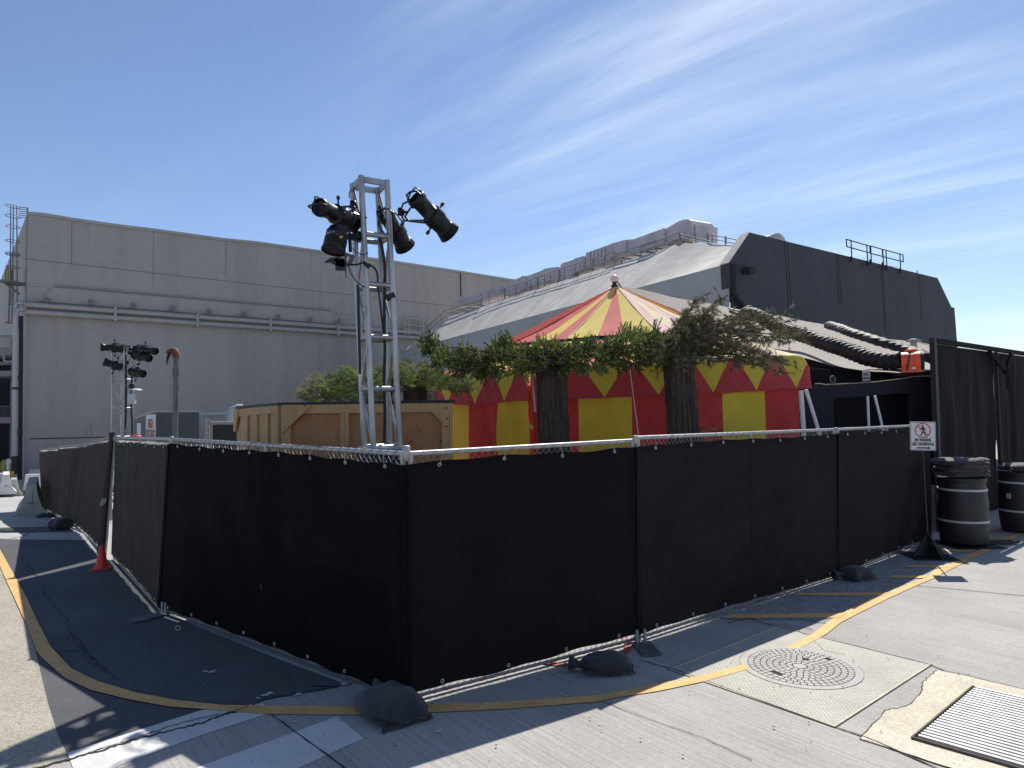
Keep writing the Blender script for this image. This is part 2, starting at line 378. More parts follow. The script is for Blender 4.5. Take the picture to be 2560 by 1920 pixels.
# brushed concrete apron on the right, under the fence and beyond
c1,c2=G(2082,1819),G(1682,1675); ang=math.atan2(c2.y-c1.y,c2.x-c1.x)
M['concrete']=mat('brushed concrete',(.335,.322,.305),.92,var=.10,vscale=1.2,stretch=(1,1,1),fine=.16,fscale=70,bump=.35,bscale=90,angle=-ang,blotch=(1.1,.60,(.285,.272,.258),.2))
def brushed():
    m=M['concrete']; nt=m.node_tree; N=nt.nodes; L=nt.links; b=N['Principled BSDF']
    tc=N.new('ShaderNodeTexCoord'); mp=N.new('ShaderNodeMapping'); mp.vector_type='TEXTURE'; mp.inputs['Rotation'].default_value=(0,0,ang); mp.inputs['Scale'].default_value=(3,1,1); L.new(tc.outputs['Object'],mp.inputs[0])
    nz=N.new('ShaderNodeTexNoise'); nz.inputs['Scale'].default_value=60; nz.inputs['Detail'].default_value=4; L.new(mp.outputs[0],nz.inputs['Vector'])
    mp2=N.new('ShaderNodeMapping'); mp2.vector_type='TEXTURE'; mp2.inputs['Rotation'].default_value=(0,0,ang); mp2.inputs['Scale'].default_value=(2,1/34,1); L.new(tc.outputs['Object'],mp2.inputs[0])
    n2=N.new('ShaderNodeTexNoise'); n2.inputs['Scale'].default_value=1.6; n2.inputs['Detail'].default_value=5; L.new(mp2.outputs[0],n2.inputs['Vector'])
    mr=N.new('ShaderNodeMapRange'); mr.inputs['From Min'].default_value=.33; mr.inputs['From Max'].default_value=.67; mr.inputs['To Min'].default_value=.86; mr.inputs['To Max'].default_value=1.10; L.new(n2.outputs['Fac'],mr.inputs[0])
    src=b.inputs['Base Color'].links[0].from_socket
    vm=N.new('ShaderNodeVectorMath'); vm.operation='SCALE'; L.new(src,vm.inputs[0]); L.new(mr.outputs[0],vm.inputs['Scale']); L.new(vm.outputs[0],b.inputs['Base Color'])
    bp=N.new('ShaderNodeBump'); bp.inputs['Strength'].default_value=.5; bp.inputs['Distance'].default_value=.006; L.new(n2.outputs['Fac'],bp.inputs['Height'])
    L.new(bp.outputs[0],b.inputs['Normal'])
brushed()
apron=[G(100,1920),G(650,1756),G(880,1710)]
apron=[apron[0]+(apron[0]-apron[1])*1.5]+apron+[Vector((-2.6,7.2,0)),Vector((-3.2,9,0)),Vector((-3.4,30,0)),Vector((60,30,0)),Vector((60,-6,0)),Vector((-6,-6,0))]
sheet('pavement',apron,M['concrete'],.006,px=False)
sheet('asphalt_patch',[(1780,1545),(1848,1552),(2000,1552),(2076,1563),(2110,1556),(2198,1500),(2262,1460),(2345,1412),(2420,1378),(2330,1352),(2096,1436)],M['rough_patch'],.010)

# cracks and joints: thin dark lines let into the slabs
def crack(name, pts, w, jit=0.0, m=None, dz=.011, px=True, n=8):
    P=[G(*p) if px else Vector(p) for p in pts]; Q=[]
    for i in range(len(P)-1):
        for k in range(n): Q.append(P[i].lerp(P[i+1],k/n))
    Q.append(P[-1]); mb=MB(); vs=[]
    for i,p in enumerate(Q):
        t=(Q[min(i+1,len(Q)-1)]-Q[max(i-1,0)]).normalized(); s=Vector((-t.y,t.x,0))
        p=p+s*random.uniform(-jit,jit); ww=w*random.uniform(.55,1.2) if jit else w
        for q in (p-s*ww,p+s*ww): vs.append((q.x,q.y,zg(q.x,q.y)+dz))
    mb.add(vs,[(2*i,2*i+2,2*i+3,2*i+1)[::-1] for i in range(len(Q)-1)])
    return struct(mb.build(name,m or M['joint']))
crack('pavement_joint',[(1600,1653),(1682,1676),(2082,1820),(2161,1846),(2200,1862),(2420,1960)],.006,.002)
crack('pavement_joint',[(1935,1567),(2319,1663),(2362,1680),(2700,1760)],.006,.002)
crack('pavement_joint',[(654,1771),(740,1835),(857,1920),(900,1960)],.005,.002)
crack('pavement_joint',[(2190,1457),(2330,1470),(2700,1505)],.006,.003)
crack('pavement_joint',[(1936,1568),(1870,1548),(1820,1560)],.005,.003)
crack('pavement_crack',[(60,1932),(180,1900),(260,1880),(330,1855),(420,1832),(500,1812),(560,1790),(615,1775),(660,1752),(760,1735),(880,1712)],.011,.012)
crack('pavement_crack',[(1500,1755),(1620,1800),(1760,1850),(1880,1905)],.0025,.004)
crack('pavement_crack',[(1960,1560),(2030,1600),(2060,1630),(2110,1640)],.0018,.008)
crack('asphalt_crack',[(70,1596),(110,1598),(170,1596),(200,1600),(240,1660),(290,1700)],.005,.02)
crack('asphalt_crack',[(95,1632),(150,1630),(215,1628)],.006,.012)
crack('asphalt_crack',[(50,1395),(80,1430),(110,1480),(150,1530),(175,1580),(215,1650),(270,1680)],.004,.03)
crack('asphalt_crack',[(1800,1548),(1900,1560),(2010,1570)],.003,.01)
crack('road_joint',[(-40,1350),(20,1349),(60,1341),(110,1318)],.012,.01)

# painted lines
def zz(pts, s, x0, y0): return [(x0+a*s, y0+b*s) for a,b in pts]
z6=lambda p: zz(p,.4038,0,1250); z7=lambda p: zz(p,.4521,500,1500); z5=lambda p: zz(p,.4792,1500,1440); z4b=lambda p: zz(p,.2893,2100,1000)
o1=z6([(-60,250),(0,415),(50,530),(110,660),(170,790),(225,940)])
i1=z6([(-60,190),(0,310),(60,420),(110,510),(170,620),(225,745)])
o1+=z6([(262,988)]); i1+=z6([(312,915)])
strip('painted_line',o1,i1,M['yellow_paint'],.012)
o2=z6([(262,988),(400,1110),(560,1185),(800,1245),(1050,1290),(1350,1312)])+z7([(350,640),(870,645),(1250,633),(1700,612),(2212,571)])+z5([(100,640),(300,610),(560,555),(775,492)])
i2=z6([(312,915),(440,1052),(600,1130),(850,1205),(1100,1250),(1380,1280)])+z7([(350,593),(870,597),(1250,588),(1700,571),(2212,535)])+z5([(60,618),(290,572),(520,530),(760,466)])
strip('painted_line',o2,i2,M['yellow_paint'],.012,sub=2)
o3=z5([(1045,384),(1180,310),(1255,250),(1360,195),(1500,125),(1640,60),(1780,0)])+z4b([(870,1515),(1150,1375),(1590,1165)])
i3=z5([(965,384),(1110,308),(1190,245),(1300,180),(1400,130),(1600,50),(1700,15)])+z4b([(820,1480),(1130,1335),(1590,1125)])
strip('painted_line',o3,i3,M['yellow_paint'],.012,sub=2)
for q in ([(640,228),(1255,226),(1285,200),(690,208)],[(1000,108),(1470,110),(1520,92),(1040,95)],[(1500,15),(1690,18),(1720,5),(1520,3)]):
    sheet('hatch_line',z5(q),M['yellow_paint'],.0145)
for q in ([(560,1455),(960,1462),(1010,1440),(600,1438)],[(850,1318),(1120,1322),(1170,1300),(880,1303)],[(1290,1205),(1460,1210),(1510,1195),(1290,1192)],[(1290,1142),(1560,1138),(1590,1125),(1290,1128)]):
    sheet('hatch_line',z4b(q),M['yellow_paint'],.0145)
# crosswalk bars
sheet('crosswalk_bar',[(168,1886),(503,1779),(660,1762),(672,1787),(500,1843),(300,1916),(240,1960),(196,1960)],M['white_paint'],.009)
sheet('crosswalk_bar',[(740,1833),(842,1794),(909,1850),(821,1890),(700,1945),(560,1990),(350,1990),(500,1920)],M['white_paint'],.009)
crack('pavement_crack',z6([(410,1625),(600,1560),(800,1500),(1000,1430),(1200,1370),(1400,1330),(1540,1290)]),.005,.008,dz=.0125)
# little paint scabs on the shaded ground
for (x,y,r_) in ((528,1684,.03),(514,1683,.022),(537,1680,.012),(660,1743,.035),(675,1738,.03),(745,1740,.03),(735,1810,.015),(1096,1834,.028),(1104,1830,.014),(1085,1850,.012),(733,1794,.014),(1150,1842,.008),(208,1792,.009),(500,1795,.012),(860,1715,.03),(645,1750,.02),(1250,1795,.01),(1500,1815,.01)):
    c=G(x,y); mb=MB(); n=11
    mb.add([(c.x+r_*random.uniform(.4,1.3)*math.cos(i*2*math.pi/n),c.y+.7*r_*random.uniform(.3,1.2)*math.sin(i*2*math.pi/n),.0135) for i in range(n)],[tuple(range(n))])
    struct(mb.build('paint_spot',M['white_paint']))
# red painted ring seen under the fence
def ring(name,c,r0,r1,a0,a1,m,dz,n=40):
    mb=MB(); vs=[]
    for i in range(n+1):
        a=a0+(a1-a0)*i/n
        for r in (r0,r1): vs.append((c[0]+r*math.cos(a),c[1]+r*math.sin(a),dz))
    mb.add(vs,[(2*i,2*i+1,2*i+3,2*i+2) for i in range(n)]); return struct(mb.build(name,m))
rc=G(1415,1655); ring('painted_ring',(rc.x+.05,rc.y+.38),.44,.50,0,2*math.pi,M['red_paint'],.0135)
sheet('painted_line',[(1410,1682),(1432,1662),(1442,1665),(1420,1686)],M['white_paint'],.0165)

# cover plate with a round lid, two things let into the pavement
P4=[G(1682,1675),G(1943,1570),G(2319,1663),G(2082,1818.6)]
ctr=sum(P4,Vector())/4; ex=((P4[2]-P4[1])+(P4[3]-P4[0])).normalized(); ey=Vector((-ex.y,ex.x,0)); 
if (P4[1]-P4[0]).dot(ey)<0: ey=-ey
W=((P4[2]-P4[1]).length+(P4[3]-P4[0]).length)/4; Hh=((P4[1]-P4[0]).length+(P4[2]-P4[3]).length)/4
def Q(a,b,z=0): v=ctr+ex*a+ey*b; return Vector((v.x,v.y,z))
pa=math.atan2(ex.y,ex.x)
M['tread']=mat('ribbed cover plate',(.50,.485,.435),.75,0,var=.10,vscale=3,fine=.12,fscale=50)
def tread():
    m=M['tread']; nt=m.node_tree; N=nt.nodes; L=nt.links; b=N['Principled BSDF']
    tc=N.new('ShaderNodeTexCoord'); mp=N.new('ShaderNodeMapping'); mp.inputs['Rotation'].default_value=(0,0,-pa); L.new(tc.outputs['Object'],mp.inputs[0])
    br=N.new('ShaderNodeTexBrick'); br.inputs['Scale'].default_value=1; br.inputs['Brick Width'].default_value=.034; br.inputs['Row Height'].default_value=.017; br.inputs['Mortar Size'].default_value=.0055; br.inputs['Mortar Smooth'].default_value=.6
    br.inputs['Color1'].default_value=(1,1,1,1); br.inputs['Color2'].default_value=(.94,.94,.94,1); br.inputs['Mortar'].default_value=(.60,.60,.58,1)
    L.new(mp.outputs[0],br.inputs['Vector'])
    src=b.inputs['Base Color'].links[0].from_socket
    mx=N.new('ShaderNodeMix'); mx.data_type='RGBA'; mx.blend_type='MULTIPLY'; mx.inputs['Factor'].default_value=1; L.new(src,mx.inputs['A']); L.new(br.outputs['Color'],mx.inputs['B']); L.new(mx.outputs['Result'],b.inputs['Base Color'])
    bp=N.new('ShaderNodeBump'); bp.inputs['Strength'].default_value=.6; bp.inputs['Distance'].default_value=.004; L.new(br.outputs['Fac'],bp.inputs['Height']); bp.invert=True; L.new(bp.outputs[0],b.inputs['Normal'])
tread()
mcen=(G(1861.8,1650.8)+G(2146.9,1689))/2; mr_=.375
t=thing('utility_cover','square ribbed steel cover plate set in the pavement around the round manhole lid','cover plate',(ctr.x,ctr.y,0))
mb=MB(); n=48; hole=[Vector((mcen.x+(mr_+.035)*math.cos(2*math.pi*i/n),mcen.y+(mr_+.035)*math.sin(2*math.pi*i/n),.0095)) for i in range(n)]
def sq(v):   # project out to the plate's edge
    a=(v-mcen).dot(ex); b=(v-mcen).dot(ey); ca=(mcen-ctr).dot(ex); cb=(mcen-ctr).dot(ey); k=1e9
    for d,c0,h in ((a,ca,W),(b,cb,Hh)):
        if abs(d)>1e-6: k=min(k,((h if d>0 else -h)-c0)/d)
    return Q(ca+a*k,cb+b*k,.0095)
outer=[sq(v) for v in hole]
mb.add(hole+outer,[(i,n+i,n+(i+1)%n,(i+1)%n) for i in range(n)])
for a,b in ((-W,-Hh),(W,-Hh),(W,Hh),(-W,Hh)): pass
cs=[Q(-W,-Hh,.0095),Q(W,-Hh,.0095),Q(W,Hh,.0095),Q(-W,Hh,.0095)]
# corners as small triangles between neighbouring outer points on different sides
def side(v): a=(v-ctr).dot(ex)/W; b=(v-ctr).dot(ey)/Hh; return (0 if abs(a)>abs(b) else 1, (a if abs(a)>abs(b) else b)>0)
for i in range(n):
    p,q=outer[i],outer[(i+1)%n]
    if side(p)!=side(q):
        c=min(cs,key=lambda c:(c-p).length+(c-q).length); mb.add([p,c,q],[(0,1,2)])
mb.build('tread_plate',M['tread'],t)
mb=MB()
for (a,b,c,d) in ((-W-.018,W+.018,-Hh-.018,-Hh-.002),(-W-.018,W+.018,Hh+.002,Hh+.018),(-W-.018,-W-.002,-Hh-.002,Hh+.002),(W+.002,W+.018,-Hh-.002,Hh+.002)):
    mb.hexa([Q(a,c,-.02),Q(b,c,-.02),Q(b,d,-.02),Q(a,d,-.02),Q(a,c,.0105),Q(b,c,.0105),Q(b,d,.0105),Q(a,d,.0105)])
mb.build('edge_frame',M['cream_concrete'],t)
mb=MB(); g=.008
for (a,b,c,d) in ((-W-.026,W+.026,-Hh-.026,-Hh-.019),(-W-.026,W+.026,Hh+.019,Hh+.026),(-W-.026,-W-.019,-Hh-.019,Hh+.019),(W+.019,W+.026,-Hh-.019,Hh+.019)):
    mb.add([Q(a,c,.0085),Q(b,c,.0085),Q(b,d,.0085),Q(a,d,.0085)],[(0,1,2,3)])
mb.build('joint_gap',M['joint'],t)
M['lid_iron']=mat('worn cast iron lid',(.25,.245,.24),.6,.1,var=.14,vscale=8,fine=.15,fscale=80)
t=thing('manhole_lid','round cast manhole lid with rings of small blocks, centred in the ribbed plate','manhole cover',(mcen.x,mcen.y,0))
mb=MB(); mb.lathe([(.003,0),(.003,mr_)],(mcen.x,mcen.y,.004),(0,0,1),48); mb.build('lid_bed',M['joint'],t)
mb=MB(); n=72
for i in range(n):
    a0,a1=2*math.pi*i/n,2*math.pi*(i+1)/n
    k=i%18
    def rp(r,a,z): return Vector((mcen.x+r*math.cos(a),mcen.y+r*math.sin(a),z))
    r0=mr_-.022
    mb.add([rp(r0,a0,.0115),rp(mr_+.03,a0,.0115),rp(mr_+.03,a1,.0115),rp(r0,a1,.0115),rp(r0,a0,.008),rp(r0,a1,.008),rp(mr_+.03,a0,.008),rp(mr_+.03,a1,.008)],[(0,1,2,3),(0,3,5,4),(1,6,7,2)])
mb.build('lid_ring',M['lid_iron'],t)
mb=MB(); rr=[.05,.093,.136,.179,.222,.265,.308,.350]
mb.lathe([(0,0),(0,.046)],(mcen.x,mcen.y,.0125),(0,0,1),24)
for k in range(7):
    r0,r1=rr[k]+.004,rr[k+1]-.002; nb=[12,16,24,32,36,42,48][k]; off=(k%2)*.5
    for j in range(nb):
        a0=2*math.pi*(j+off)/nb; a1=2*math.pi*(j+1+off)/nb; dg=.0035/((r0+r1)/2); a0+=dg; a1-=dg
        if (k,j) in ((4,20),(4,21),(2,3),(5,2)): continue
        am=(a0+a1)/2
        top=[rp(r0,a0,.0125),rp(r1,a0,.0125),rp(r1,am,.0125),rp(r1,a1,.0125),rp(r0,a1,.0125),rp(r0,am,.0125)]; bot=[Vector((p.x,p.y,.0075)) for p in top]
        mb.add(top+bot,[(0,1,2,3,4,5)]+[(i,i+6,(i+1)%6+6,(i+1)%6) for i in range(6)])
mb.build('lid_blocks',M['lid_iron'],t)

# storm grate in a cream concrete collar
g0,g1,g2=G(2434,1725),G(2286,1852),G(2458,1919)
gx=(G(2560,1754)-g0).normalized(); gy=(g1-g0); gl=gy.length; gy=gy.normalized(); gw=1.15
def GP(a,b,z): v=g0+gx*a+gy*b; return Vector((v.x,v.y,z))
t=thing('storm_grate','steel bar drain grate sunk in the cream concrete collar at the right edge','drain grate',(g0.x,g0.y,0))
mb=MB(); mb.add([GP(.0,.0,.0125),GP(gw,.0,.0125),GP(gw,gl,.0125),GP(0,gl,.0125)],[(3,2,1,0)])
M['pit']=mat('dark drain pit',(.012,.012,.03),.95); mb.build('pit',M['pit'],t)
M['grate_steel']=mat('worn bright grate steel',(.62,.61,.60),.45,.3,var=.15,vscale=10)
mb=MB(); nb=25
for i in range(nb):
    b0=gl*(i+.25)/nb; b1=b0+gl/nb*.46
    mb.hexa([GP(.015,b0,.0135),GP(gw-.015,b0,.0135),GP(gw-.015,b1,.0135),GP(.015,b1,.0135),GP(.015,b0,.032),GP(gw-.015,b0,.032),GP(gw-.015,b1,.032),GP(.015,b1,.032)])
mb.build('grate_bars',M['grate_steel'],t)
mb=MB()
for a0,a1,b0,b1 in ((-.012,gw+.012,-.014,-.002),(-.012,gw+.012,gl+.002,gl+.014),(-.012,-.002,-.002,gl+.002),(gw+.002,gw+.012,-.002,gl+.002)):
    mb.hexa([GP(a0,b0,.0),GP(a1,b0,.0),GP(a1,b1,.0),GP(a0,b1,.0),GP(a0,b0,.024),GP(a1,b0,.024),GP(a1,b1,.024),GP(a0,b1,.024)])
mb.build('grate_frame',M['twig'],t)
col=[(-.27,-.19),(-.16,-.21),(gw+.35,-.20),(gw+.35,gl+.3),(.25,gl+.22),(-.2,gl+.20),(-.25,gl*.72),(-.18,gl*.55),(-.20,gl*.3),(-.25,gl*.12)]
def jag(c):
    o=[]
    for i in range(len(c)):
        a,b=c[i],c[(i+1)%len(c)]
        for k in range(7):
            f=k/7; o.append((a[0]+(b[0]-a[0])*f+random.uniform(-.002,.002),a[1]+(b[1]-a[1])*f+random.uniform(-.002,.002)))
    return o
sheet('concrete_collar',[GP(a,b,0) for a,b in jag(col)],M['cream_concrete'],.0105,px=False)
crack('pavement_crack',[GP(a,b,0) for a,b in [(-.27,-.19),(-.25,gl*.12),(-.20,gl*.3),(-.18,gl*.55),(-.25,gl*.72),(-.2,gl+.20),(.25,gl+.22)]],.003,.007,px=False,dz=.0118)

# ---------------- windscreen fences ----------------
def bil(c,u,v): return c[0].lerp(c[1],u).lerp(c[2].lerp(c[3],u),v)
def fence_panel(B0,B1,T0,T1,label,cloth,gtop=(.045,.045),gbot=(.05,.05),seed=0,sag=.012,overlap=None,name='windscreen_fence',clamps=True,rail_sag=0,grp='windscreened temporary fence panels',ext=(.030,.030)):
    rnd=random.Random(seed); c=[Vector(B0),Vector(B1),Vector(T0),Vector(T1)]
    L=(c[1]-c[0]).length; Hp=(c[2]-c[0]).length
    n=(c[1]-c[0]).cross(Vector((0,0,1))).normalized()
    mid=(c[0]+c[1])/2
    if n.dot(-Vector((mid.x,mid.y,0)))<0: n=-n
    t=thing(name,label,'fence panel',(mid.x,mid.y,mid.z),grp)
    r=.0165
    def S_(u,v,off=0): return bil(c,u,v)+n*off+Vector((0,0,-rail_sag*4*u*(1-u)))
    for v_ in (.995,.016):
        mb=MB(); mb.poly([S_(i/10,v_) for i in range(11)],r,10); mb.build('rail',M['galv' if v_>.5 else 'galv_shaded'],t)
    for u in (.006,.994):
        mb=MB(); mb.tube(S_(u,0),S_(u,1.0),.0175,n=10); mb.build('post',M['galv'],t)
    if L>2.6:
        mb=MB(); mb.tube(S_(.5,.016),S_(.5,.99),.014,n=8); mb.build('post',M['galv'],t)
    # wire spiralling round the top and bottom rails
    ed=(c[1]-c[0]).normalized()
    for v in (.995,.016):
        mb=MB(); tot=int(L/.085)*8; pts=[]
        for i in range(tot+1):
            a=i*math.pi/4; p=S_(i/tot,v); pts.append(p+n*math.cos(a)*.0185+Vector((0,0,1))*math.sin(a)*.0185)
        mb.poly(pts,.0016,3,cap=False); mb.build('tie_wire',M['vent_pipe'],t)
    # chain link
    mb=MB(); w=.052; nw=int(L/w); nh=int(Hp*.976/w)*2
    for k in range(nw+1):
        pts=[]
        for i in range(nh+1):
            u=(k*w+(w*.5 if (i%2) else -w*.0)*(1 if k%1==0 else -1))/L
            pts.append(S_(min(max(u,0),1),.016+.976*i/nh,.003 if (i+k)%2 else -.003))
        mb.poly(pts,.0016,3,cap=False)
        pts=[S_(min(max((k*w-(w*.5 if (i%2) else 0))/L,0),1),.016+.976*i/nh,-.003 if (i+k)%2 else .003) for i in range(nh+1)]
        mb.poly(pts,.0016,3,cap=False)
    mb.build('chain_link',M['galv'],t)
    # cloth
    ph=[rnd.uniform(0,6.28) for _ in range(8)]
    ng=max(3,int(L/.42)); gx_=[(i+.5)/ng for i in range(ng)]
    def top(u):
        g=gtop[0]+(gtop[1]-gtop[0])*u; x=(u*ng)%1
        return 1-(g+sag*(1-(2*abs(x-.5))**2)*-1*.0+ sag*(math.cos(2*math.pi*(u*ng))*.5+.5) + .006*math.sin(9*u+ph[0]))/Hp-.006
    def bot(u):
        g=gbot[0]+(gbot[1]-gbot[0])*u; return (g+sag*.8*(math.cos(2*math.pi*u*ng+2)*.5+.5)+.012*math.sin(5*u+ph[1]))/Hp+.014
    def cl(u,v):
        vv=bot(u)+(top(u)-bot(u))*v
        # gentle billows, horizontal drag folds, puckers at the ties
        off=.028+.012*math.sin(6.3*u*L/2.2+ph[2])*math.sin(math.pi*v)+.006*math.sin(11*u*L+9*v+ph[6])*math.sin(math.pi*v)**2+.005*math.sin(14*v-5*u*L+ph[7])*(1-v)+.0035*math.sin(19*v+3.2*u*L+ph[3])*math.sin(math.pi*v)+.004*math.cos(2*math.pi*u*ng)*math.exp(-6*(1-v))+.004*math.cos(2*math.pi*u*ng+ph[4])*math.exp(-8*v)
        off+=.0018*math.sin(43*v+1.7*math.sin(4*u*L)+ph[5])
        eu=max(0,min(1,u*L/.35,(1-u)*L/.35)); eu=eu*eu*(3-2*eu)
        return S_(-ext[0]/L+(1+(ext[0]+ext[1])/L)*u,vv,.030+(off-.030)*eu)
    mb=MB(); mb.grid(cl,int(L*26),60); ws=mb.build('windscreen',M[cloth],t)
    # grommets
    for i in range(ng):
        for v in (.982,.018):
            u=gx_[i]; p=cl(u,v)+n*.003; g=MB(); ring_=[]
            g.poly([p+(ed*math.cos(a)+Vector((0,0,1))*math.sin(a))*.011 for a in [2*math.pi*k/10 for k in range(10)]],.0032,5,closed=True)
            q=S_(u,.995 if v>.5 else .016)
            g.poly([p,p.lerp(q,.5)+n*.01,q],.0016,4)
            g.build('grommet',M['tape'],ws)
    if overlap:   # a stitched seam
        mb=MB(); mb.grid(lambda a,v:cl(overlap+(a-.5)*.012/L*2,v)+n*.0025,1,30); mb.build('seam',M['black_cloth'],ws)
    return t,S_,n
def H3(px,py,d,z=None): # top point: straight up a pixel at a depth
    return AT(px,py,d)
gB=[G(285,1398),G(404,1531),G(1024,1756),G(1594,1606),G(2092,1443),G(2322,1352)]
def up(i,px,py): b=gB[i]; p=AT(px,py,b.y); return p
lift=Vector((0,0,.012))
FP=[]
FP.append(fence_panel(gB[0]+lift,gB[1]+lift,up(0,296,1093),up(1,429,1096),'narrow fence panel with lighter black windscreen, next to the leaning gate edge and red cone','screen_thin',seed=1,gbot=(.04,.03),overlap=.30)[0])
FP.append(fence_panel(gB[1]+lift,gB[2]+lift+Vector((-.012,0,0)),up(1,430,1096),up(2,1012,1131),'darkest black windscreen fence panel, left of the near corner below the truss tower','screen_darkest',seed=2,gtop=(.03,.058),gbot=(.015,.015),sag=.012,ext=(.030,.048))[0])
FP.append(fence_panel(gB[2]+lift+Vector((.012,0,0)),gB[3]+lift,up(2,1022,1131),up(3,1583,1099),'short windscreen fence panel right of the near corner with a wide gap underneath','screen',seed=3,gtop=(.050,.045),gbot=(.045,.025),sag=.010,ext=(.048,.030))[0])
FP.append(fence_panel(gB[3]+lift,gB[4]+lift,up(3,1590,1092),up(4,2086,1072),'long windscreen fence panel in front of the second tree and the yellow tent wall','screen_pale',seed=4,gtop=(.055,.045),gbot=(.025,.02),sag=.008)[0])
fence_panel(gB[4]+lift,gB[5]+lift,up(4,2092,1072),up(5,2316,1061),'windscreen fence panel ending behind the no walking sign','screen_pale',seed=5,gtop=(.035,.03),gbot=(.02,.01),sag=.006)
# far left run down the slope, its near end leaning over
d0=18.0; a0=AT(108,1273,d0); a0.z=zg(a0.x,a0.y)
nr=G(263,1392); a1=a0.lerp(nr,.36); a2=a0.lerp(nr,.70)
for a in (a1,a2): a.z=zg(a.x,a.y)
f0=AT(101,1123,a0.y); f1=AT(150,1118,a1.y); f2=AT(226,1108,a2.y)
fence_panel(a0+lift,a1+lift,f0,f1+Vector((0,0,-.01)),'farthest windscreen fence panel at the left end, beside the concrete barrier','screen_thin',seed=6,gbot=(.03,.05))
fence_panel(a1+lift,a2+lift,f1+Vector((0,0,.02)),f2,'middle windscreen fence panel of the far left run','screen_thin',seed=7,gbot=(.05,.06))
t,S_,n=fence_panel(a2+lift,nr+lift,f2+Vector((0,0,.03)),AT(288,1089,nr.y-.05),'leaning windscreen fence panel standing behind the red cone','screen_thin',seed=8,gbot=(.05,.06))
mb=MB(); p0=S_(.985,.02,.03); p1=S_(.985,1.03,.03)
mb.grid(lambda u,v: p0.lerp(p1,v)+Vector((1,0,0))*((u-.5)*(.13-.05*v)+.012*math.sin(9*v))+n*(.02*math.sin(3.1*u)+.01),6,20)
mb.build('cloth_wrap',M['black_cloth'],t)
mb=MB(); q=S_(.985,.47,.06)
for k in range(5): mb.poly([q+Vector((.028*math.cos(a)-.012*k+.02,-.03+.01*k,.022*math.sin(a)-.016*k)) for a in [2*math.pi*j/10 for j in range(10)]],.006,5,closed=True)
mb.build('chain',M['galv'],t)
# clamps joining neighbouring panels
for i,(px,py,d,lb) in enumerate(((1016,1128,gB[2].y-.0,'large steel panel clamp at the near fence corner'),(1587,1096,gB[3].y,'steel panel clamp on the top rail left of the second tree'),(2089,1074,gB[4].y,'steel panel clamp on the top rail in front of the black booth'),(430,1097,gB[1].y,'steel panel clamp at the left fence bend, near the vent pipe'))):
    p=AT(px,py,d); s=1.0 if i==0 else .72
    mb=MB(); mb.lathe([(-.05*s,.018*s),(-.05*s,.026*s),(.045*s,.026*s),(.05*s,.02*s),(.05*s,.0)],p+Vector((0,-.012,-.012)),(0,0,1),14)
    mb.box(p+Vector((0,-.036*s,-.01)),(.014*s,.02*s,.03*s))
    mb.build('rail_clamp',M['galv'],FP[(1,2,3,0)[i]])
# feet: flat plates with two stub posts
def foot(c,ang,label,w=.26,l=.34):
    c=Vector(c); t=thing('fence_foot',label,'fence foot',c,'flat steel fence feet'); rot=Matrix.Rotation(ang,3,'Z')
    mb=MB(); mb.box(c+rot@Vector((0,-l*.25,.018)),(w,l,.008),rot); mb.build('plate',M['vent_pipe'],t)
    for s_ in (-.032,.032):
        mb=MB(); mb.tube(c+rot@Vector((s_,.05,.022)),c+rot@Vector((s_,.05,.12)),.013,n=10); mb.build('stub_post',M['galv'],t)
foot(G(396,1541)-Vector((0,0,0)),R(-38),'flat steel foot plate at the left fence bend',.14,.34)
foot(G(1608,1618),R(8),'flat steel foot plate right of the middle sandbag',.15,.30)

